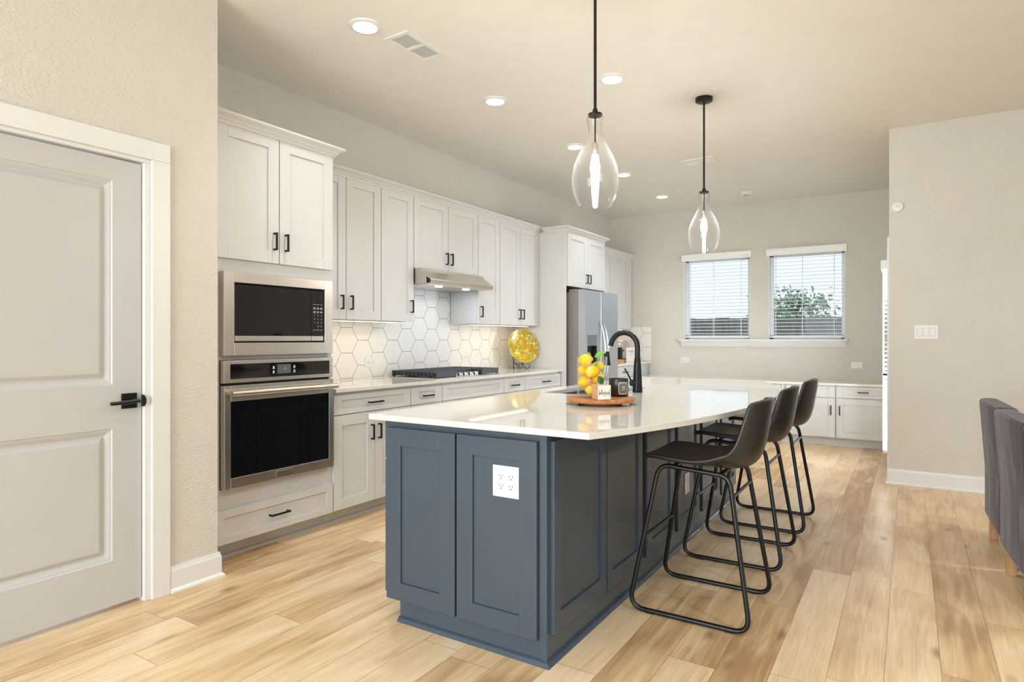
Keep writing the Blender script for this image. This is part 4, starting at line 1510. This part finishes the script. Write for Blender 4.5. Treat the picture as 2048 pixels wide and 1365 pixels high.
# faucet
fx, fy = -1.42, 3.70
t = thing('kitchen_faucet', 'tall black gooseneck faucet with a hanging spray head behind the tray', 'faucet', (fx, fy, 0.914))
b = MB().lathe([(0.031, 0.914), (0.031, 0.918), (0.0285, 0.960), (0.0255, 1.03), (0.0215, 1.095), (0.0190, 1.125), (0.0170, 1.127)], fx, fy, 28)
build('base', b, M['matteblack'], t, smooth=True)
pts = [(fx, fy, 1.12), (fx, fy, 1.16)]
for k in range(0, 15):
    a = PI * k / 14 * 0.90
    pts.append((fx - 0.088 + 0.088 * math.cos(a), fy, 1.195 + 0.088 * math.sin(a)))
last = pts[-1]
pts.append((last[0] - 0.007, fy, last[2] - 0.022))
build('spout', MB().tube(pts, [0.0165] * len(pts), 18), M['matteblack'], t, smooth=True)
ex, ez = pts[-1][0], pts[-1][2]
build('hose', MB().tube([(ex, fy, ez + 0.005), (ex - 0.012, fy, ez - 0.016), (ex - 0.021, fy, ez - 0.040)], 0.0052, 10), M['hose'], t, smooth=True)
hp = Vector((ex - 0.021, fy, ez - 0.036))
b = MB()
b.lathe([(0.010, hp.z), (0.0115, hp.z - 0.004), (0.0160, hp.z - 0.05), (0.0205, hp.z - 0.086), (0.019, hp.z - 0.089)][::-1], hp.x, fy, 20)
build('spray_head', b, M['matteblack'], t, smooth=True)
build('spray_button', MB().box(hp.x - 0.024, hp.x - 0.012, fy - 0.007, fy + 0.007, hp.z - 0.06, hp.z - 0.012), M['matteblack'], t, bevel=0.003)
b = MB().disc_axis((fx - 0.015, fy - 0.018, 0.972), (-0.65, -0.75, 0), [(0.020, 0), (0.021, 0.020), (0.018, 0.024)], 24)
b.tube([(fx - 0.028, fy - 0.032, 0.985), (fx - 0.044, fy - 0.040, 1.022), (fx - 0.066, fy - 0.045, 1.062)], [0.006, 0.0055, 0.005], 10)
build('lever', b, M['matteblack'], t, smooth=True)

# tray with vase, block and candle
tx, ty = -1.324, 2.937
t = thing('serving_tray', 'round wooden footed serving board on the island top', 'tray', (tx, ty, 0.914))
build('board', MB().lathe([(0.166, 0.929), (0.172, 0.936), (0.172, 0.944), (0.168, 0.949), (0.0, 0.950)], tx, ty, 64, True, False), M['acacia'], t, smooth=True)
build('foot_ring', MB().lathe([(0.080, 0.914), (0.084, 0.918), (0.084, 0.929)], tx, ty, 48), M['acacia'], t, smooth=True)
for k in range(4):
    a = PI / 4 + k * PI / 2 + 0.35
    build('foot', MB().lathe([(0.008, 0.9142), (0.009, 0.918), (0.007, 0.930)], tx + 0.135 * math.cos(a), ty + 0.135 * math.sin(a), 14), M['iron'], t, smooth=True)

RV, FV = Vector((math.cos(YAW), math.sin(YAW), 0)), Vector((-math.sin(YAW), math.cos(YAW), 0))
vx, vy = -1.360, 2.914
vr = 0.0755
prof = [(0.0, 0.9505), (vr - 0.004, 0.9505), (vr, 0.953), (vr, 1.154), (vr - 0.003, 1.154), (vr - 0.003, 0.962), (0.0, 0.962)]
tag(build('glass_vase', MB().lathe(prof, vx, vy, 56, False, False), M['vase'], smooth=True), 'clear straight glass vase full of lemons on the wooden board', 'vase')

LEM = [(-0.0354, -0.0201, 1.1385, 0.03, 0.9, 0, 'large lemon at the top left of the glass vase'),
       (-0.0055, -0.0403, 1.081, 0.03, 1.2, 10, 'front lemon in the middle of the vase against the glass'),
       (-0.0431, 0.0127, 1.085, 0.026, 1.7, 30, 'lemon behind the left edge of the vase, mostly hidden'),
       (-0.0418, -0.0093, 1.0281, 0.028, 2.0, -20, 'lemon at the left of the vase, second from the bottom'),
       (-0.0125, -0.0379, 0.9867, 0.0235, 0.4, 15, 'small round lemon at the bottom left of the vase'),
       (0.033, 0.012, 1.104, 0.027, 0.3, 40, 'lemon at the top right of the vase under a leaf'),
       (0.0311, -0.0052, 1.0442, 0.0255, 1.0, -35, 'lemon right of the vase centre behind the dark leaf'),
       (0.0394, -0.0128, 0.9882, 0.025, 2.2, 0, 'lemon at the bottom right of the vase behind the lettered block'),
       (-0.004, 0.034, 1.0, 0.027, 1.5, 20, 'lemon at the back of the vase near its bottom'),
       (0.0021, 0.0438, 1.0609, 0.027, 0.2, 5, 'lemon at the back of the vase, middle height')]
for r_, f_, z_, s_, a_, tilt, lab in LEM:
    c = Vector((vx, vy, 0)) + RV * r_ + FV * f_
    prof = []
    for k in range(15):
        q = PI * k / 14
        rr = s_ * math.sin(q)
        h = -math.cos(q) * s_ * 1.12
        if k in (0, 14):
            h = math.copysign(s_ * 1.30, h)
            rr = 0.0
        elif k in (1, 13):
            rr = s_ * 0.17
            h = math.copysign(s_ * 1.22, h)
        elif k in (2, 12):
            rr = s_ * 0.36
            h = math.copysign(s_ * 1.08, h)
        prof.append((rr, h))
    b = MB().lathe(prof, 0, 0, 24, False, False)
    lo_ = build('lemon', b, M['lemon'], local=True, smooth=True)
    tag(lo_, lab, 'lemon', 'lemons in the glass vase')
    lo_.location = (c.x, c.y, z_)
    lo_.rotation_euler = (math.radians(82 + tilt * 0.5), math.radians(tilt), YAW + PI / 2 + (a_ - 1.1) * 0.55)


def leaf_mesh(L, W, bend):
    vs, fs = [], []
    n = 8
    for i in range(n + 1):
        a = i / n
        w = W * math.sin(PI * a ** 0.85) * 0.5
        z = bend * a * a
        vs += [(L * a, -w, z + abs(w) * 0.25), (L * a, 0, z), (L * a, w, z + abs(w) * 0.25)]
    for i in range(n):
        for k in range(2):
            fs.append((i * 3 + k, i * 3 + k + 1, i * 3 + 3 + k + 1, i * 3 + 3 + k))
    return MB().add(vs, fs)


def leaf(r_, f_, z_, L, W, rot, mat, lab):
    o = build('lemon_leaf', leaf_mesh(L, W, 0.01), mat, local=True, smooth=True)
    s = o.modifiers.new('thick', 'SOLIDIFY')
    s.thickness = 0.0008
    c = Vector((vx, vy, 0)) + RV * r_ + FV * f_
    o.location = (c.x, c.y, z_)
    o.rotation_euler = (rot[0], rot[1], rot[2] + YAW)
    tag(o, lab, 'leaf', 'lemon leaves in the vase')


leaf(0.012, 0.0, 1.150, 0.060, 0.028, (1.0, -0.5, 0.15), M['leaf'], 'bright green leaf standing above the right rim of the vase')
leaf(-0.004, 0.0, 1.152, 0.040, 0.022, (1.1, -0.6, 2.6), M['leaf'], 'pale green leaf tip just above the vase centre')
leaf(0.004, -0.040, 1.106, 0.036, 0.018, (1.3, -0.9, 0.3), M['leaf'], 'small light leaf between the two upper lemons')
leaf(0.026, -0.052, 1.060, 0.050, 0.034, (1.45, 1.25, 0.0), M['leafd'], 'dark green leaf hanging against the front of the vase')

bx, by = -1.268, 2.822
t = thing('message_block', 'small white fronted wooden block with script word on the board', 'block', (bx, by, 0.9505), YAW + math.radians(16.5))
h = 0.0345
build('block', MB().box(-h, h, -h, h, 0, 0.071), M['palewood'], t, local=True, bevel=0.0012)
build('face_panel', MB().box(-h + 0.001, h - 0.001, -h - 0.0006, -h + 0.001, 0.001, 0.070), M['blockface'], t, local=True)
W_ = [[(0.03, 0.92), (0.035, 0.5), (0.03, 0.15), (0.04, 0.42), (0.10, 0.55), (0.14, 0.42), (0.11, 0.26), (0.05, 0.22)],
      [(0.16, 0.3), (0.24, 0.6), (0.28, 0.95), (0.25, 1.0), (0.22, 0.7), (0.21, 0.4), (0.25, 0.25), (0.29, 0.32)],
      [(0.29, 0.38), (0.34, 0.48), (0.34, 0.6), (0.30, 0.52), (0.30, 0.32), (0.35, 0.25), (0.40, 0.38)],
      [(0.40, 0.38), (0.46, 0.66), (0.46, 0.45), (0.50, 0.3), (0.46, 0.12), (0.42, 0.18)],
      [(0.52, 0.38), (0.59, 0.70), (0.58, 0.45), (0.63, 0.28), (0.58, 0.06), (0.54, 0.12)],
      [(0.65, 0.36), (0.72, 0.48), (0.72, 0.62), (0.67, 0.5), (0.68, 0.3), (0.74, 0.26), (0.78, 0.34)],
      [(0.88, 0.55), (0.82, 0.55), (0.79, 0.4), (0.82, 0.26), (0.88, 0.38), (0.92, 0.7), (0.97, 1.02), (0.91, 0.6), (0.90, 0.1)]]
fM = face('-y', -h - 0.0006)
build('lettering', stroke_text(W_, -h + 0.005, h - 0.003, 0.017, 0.052, fM, 0.00085), M['ink'], t, local=True)

kx, ky = -1.268, 3.036
t = thing('jar_candle', 'black jar candle with a grey green label on the board', 'candle', (kx, ky, 0.9505))
kr = 0.0505
b = MB().lathe([(0.044, 0.9505), (kr - 0.002, 0.953), (kr, 0.957), (kr, 1.035), (kr - 0.002, 1.040), (kr - 0.004, 1.040), (kr - 0.004, 1.028), (0.0, 1.028)], kx, ky, 48, True, False)
build('jar', b, M['candle'], t, smooth=True)


def wrap(a0, a1, z0, z1, r, cut):
    mb = MB()
    n = 12
    vs, fs = [], []
    for i in range(n + 1):
        a = a0 + (a1 - a0) * i / n
        e_ = cut if i in (0, n) else 0
        for rr in (r, r + 0.0004):
            vs += [(kx + rr * math.cos(a), ky + rr * math.sin(a), z0 + e_), (kx + rr * math.cos(a), ky + rr * math.sin(a), z1 - e_)]
    for i in range(n):
        q = i * 4
        fs += [(q + 2, q + 3, q + 7, q + 6), (q, q + 4, q + 5, q + 1), (q + 1, q + 5, q + 7, q + 3), (q, q + 2, q + 6, q + 4)]
    return mb.add(vs, fs)


ac = math.atan2(-ky, -kx) + math.radians(29)
build('label_border', wrap(ac - 0.52, ac + 0.52, 0.962, 1.024, kr + 0.0002, 0.006), M['clabel2'], t)
build('label_face', wrap(ac - 0.44, ac + 0.44, 0.967, 1.019, kr + 0.0007, 0.006), M['clabel'], t)
b = wrap(ac - 0.16, ac + 0.18, 0.9990, 1.0020, kr + 0.0013, 0)
for z0, a, c in ((0.9945, -0.18, 0.18), (0.990, -0.12, 0.14), (0.984, -0.28, 0.26)):
    w_ = wrap(ac + a, ac + c, z0, z0 + 0.002, kr + 0.0013, 0)
    b.add(w_.v, w_.f)
build('label_print', b, M['legend'], t)


# ------------------------------------------------------------------ bar stools
def shell_mesh():
    spine = [(-0.222, 0.674), (-0.212, 0.685), (-0.19, 0.690), (-0.13, 0.688), (-0.06, 0.680), (0.01, 0.670), (0.08, 0.661), (0.145, 0.656), (0.203, 0.661), (0.242, 0.682),
             (0.267, 0.720), (0.282, 0.766), (0.292, 0.818), (0.300, 0.868), (0.307, 0.915), (0.312, 0.950), (0.315, 0.968), (0.317, 0.979)]
    half = [0.185, 0.208, 0.220, 0.228, 0.231, 0.232, 0.232, 0.231, 0.229, 0.226, 0.220, 0.212, 0.203, 0.194, 0.186, 0.180, 0.174, 0.160]
    n, m = len(spine), 13
    vs, fs = [], []
    for i, ((x, z), w) in enumerate(zip(spine, half)):
        a = max(0.0, min(1.0, (i - 5) / 5.0))           # 0 on the seat, 1 on the back
        a2 = a * a * (3 - 2 * a)
        for k in range(m):
            s = -1 + 2 * k / (m - 1)
            y = s * w
            lift = 0.012 * s ** 4 * (1 - a2) + 0.066 * s * s * math.exp(-((i - 8) / 2.2) ** 2)
            wrapx = -0.088 * s * s * a2 * (1 - 0.45 * max(0.0, (i - 10) / (n - 11)))
            edge = -0.018 * s ** 4 if i < 2 else 0
            topdrop = -0.008 * s ** 4 if i > n - 3 else 0
            vs.append((x + wrapx - edge, y, z + lift + topdrop))
    for i in range(n - 1):
        for k in range(m - 1):
            fs.append((i * m + k, i * m + k + 1, (i + 1) * m + k + 1, (i + 1) * m + k))
    return MB().add(vs, fs)


def rounded(pts, r, n=6):
    """closed 3D polygon with rounded corners"""
    out = []
    N = len(pts)
    for i in range(N):
        p, a, c = Vector(pts[i]), Vector(pts[i - 1]), Vector(pts[(i + 1) % N])
        u, w = (a - p).normalized(), (c - p).normalized()
        ang = u.angle(w)
        d = min(r / math.tan(ang / 2), 0.45 * min((a - p).length, (c - p).length))
        q0, q1 = p + u * d, p + w * d
        for k in range(n + 1):
            s = k / n
            out.append(q0 * (1 - s) ** 2 + p * 2 * s * (1 - s) + q1 * s * s)
    return out


stool = thing('bar_stool', 'black leather bar stool with sled legs nearest the camera', 'bar stool', (-0.825, 2.983, 0), group='black bar stools along the bowed island edge')
sh = build('seat_shell', shell_mesh(), M['leather'], stool, local=True, smooth=True)
md = sh.modifiers.new('thick', 'SOLIDIFY')
md.thickness = 0.024
md.offset = -1
md = sh.modifiers.new('sub', 'SUBSURF')
md.levels = 2
md.render_levels = 2
sm = MB()
# stitched seam round the back of the seat
seam = []
for k in range(13):
    s = -1 + 2 * k / 12
    seam.append((0.165 - 0.06 * s * s * 0.4 + 0.025, s * 0.225, 0.668 + 0.045 * s * s))
for e in (-1, 1):
    fr = MB()
    bot, top = e * 0.243, e * 0.172

    def pt(x, z):
        a = z / 0.672
        return (x, bot + (top - bot) * a, z)
    loop = [pt(-0.268, 0.0125), pt(0.266, 0.0125), pt(0.166, 0.646), pt(-0.148, 0.668)]
    fr.tube(rounded(loop, 0.062, 7), 0.0108, 12, closed=True)
    build('leg_frame', fr, M['frame'], stool, local=True, smooth=True)
    for x in (-0.17, 0.18):
        build('glide', MB().box(x - 0.02, x + 0.02, bot - 0.006, bot + 0.006, 0.0, 0.006), M['dark'], stool, local=True)


def lerp_leg(front, z):
    a = (z - 0.0125) / (0.66 - 0.0125)
    x = -0.268 + (-0.148 + 0.268) * a if front else 0.266 + (0.166 - 0.266) * a
    y = 0.243 + (0.172 - 0.243) * (z / 0.672)
    return x, y


for nm, front, z in (('footrest', True, 0.335), ('rear_stretcher', False, 0.560)):
    x, y = lerp_leg(front, z)
    build(nm, MB().tube([(x, -y, z), (x, y, z)], 0.0075, 10), M['frame'], stool, local=True, smooth=True)
b = MB()
for x in (-0.09, 0.11):
    b.box(x - 0.012, x + 0.012, -0.165, 0.165, 0.632 + (0.11 - x) * 0.12, 0.640 + (0.11 - x) * 0.12)
build('seat_support', b, M['frame'], stool, local=True)
s2 = copy_thing(stool, (-0.832, 3.813, 0))
s2['label'] = 'black leather bar stool in the middle of the three at the island'
s3 = copy_thing(stool, (-0.820, 4.585, 0))
s3['label'] = 'black leather bar stool farthest from the camera, nearest the desk'

# ------------------------------------------------------------------ dining chairs at the right edge
def dining_chair(loc, rz, label):
    t = thing('dining_chair', label, 'dining chair', loc, rz, group='plum grey upholstered chairs at the right edge')
    # local: outer back face at x=0, chair extends to +x, width along y
    def rib(z):
        lean = -0.030 * max(0.0, (z - 0.45)) / 0.43
        return lean
    vs, fs = [], []
    zs = [0.150, 0.165, 0.30, 0.45, 0.60, 0.75, 0.855, 0.872]
    w = 0.332
    ring = [(0.012, -w), (0.0, -w + 0.03), (-0.004, 0.0), (0.0, w - 0.03), (0.012, w), (0.09, w), (0.105, w - 0.03), (0.105, -w + 0.03), (0.09, -w)]
    for z in zs:
        ins = 0.012 if z in (zs[0], zs[-1]) else 0
        for x, y in ring:
            vs.append((x + rib(z) + (ins if x < 0.05 else -ins), y * (1 - ins * 1.2), z))
    m = len(ring)
    for i in range(len(zs) - 1):
        for k in range(m):
            fs.append((i * m + k, i * m + (k + 1) % m, (i + 1) * m + (k + 1) % m, (i + 1) * m + k))
    fs.append(tuple(range(m))[::-1])
    fs.append(tuple((len(zs) - 1) * m + k for k in range(m)))
    build('backrest', MB().add(vs, fs), M['velvet'], t, local=True, smooth=True, bevel=0.010, seg=4)
    build('seat', MB().box(0.10, 0.62, -0.33, 0.33, 0.20, 0.47), M['velvet'], t, local=True, bevel=0.03, seg=4)
    b = MB()
    for y in (-w + 0.004, w - 0.004):
        b.tube([(0.007 + rib(z), y, z) for z in (0.16, 0.45, 0.60, 0.75, 0.852)], 0.002, 6)
    b.tube([(0.014 + rib(0.87), -w + 0.030, 0.870), (0.009 + rib(0.87), 0, 0.871), (0.014 + rib(0.87), w - 0.030, 0.870)], 0.002, 6)
    b.tube([(0.010, -w + 0.006, 0.153), (0.004, 0, 0.151), (0.010, w - 0.006, 0.153)], 0.002, 6)
    build('piping', b, M['piping'], t, local=True)
    for x, y in ((0.045, -0.29), (0.045, 0.29), (0.56, -0.28), (0.56, 0.28)):
        s = 0.028
        top, k_ = 0.21, 0.75
        vs = [(x - s, y - s, top), (x + s, y - s, top), (x + s, y + s, top), (x - s, y + s, top),
              (x - s * k_, y - s * k_, 0), (x + s * k_, y - s * k_, 0), (x + s * k_, y + s * k_, 0), (x - s * k_, y + s * k_, 0)]
        build('leg', MB().add(vs, [(0, 1, 2, 3), (7, 6, 5, 4), (0, 4, 5, 1), (1, 5, 6, 2), (2, 6, 7, 3), (3, 7, 4, 0)]), M['legwood'], t, local=True, bevel=0.004)


dining_chair((0.412, 4.615, 0), math.radians(2), 'plum grey upholstered chair farther from the camera, partly hidden by the next')
dining_chair((0.430, 3.905, 0), math.radians(4), 'plum grey upholstered chair nearest the camera, cut by the right edge')
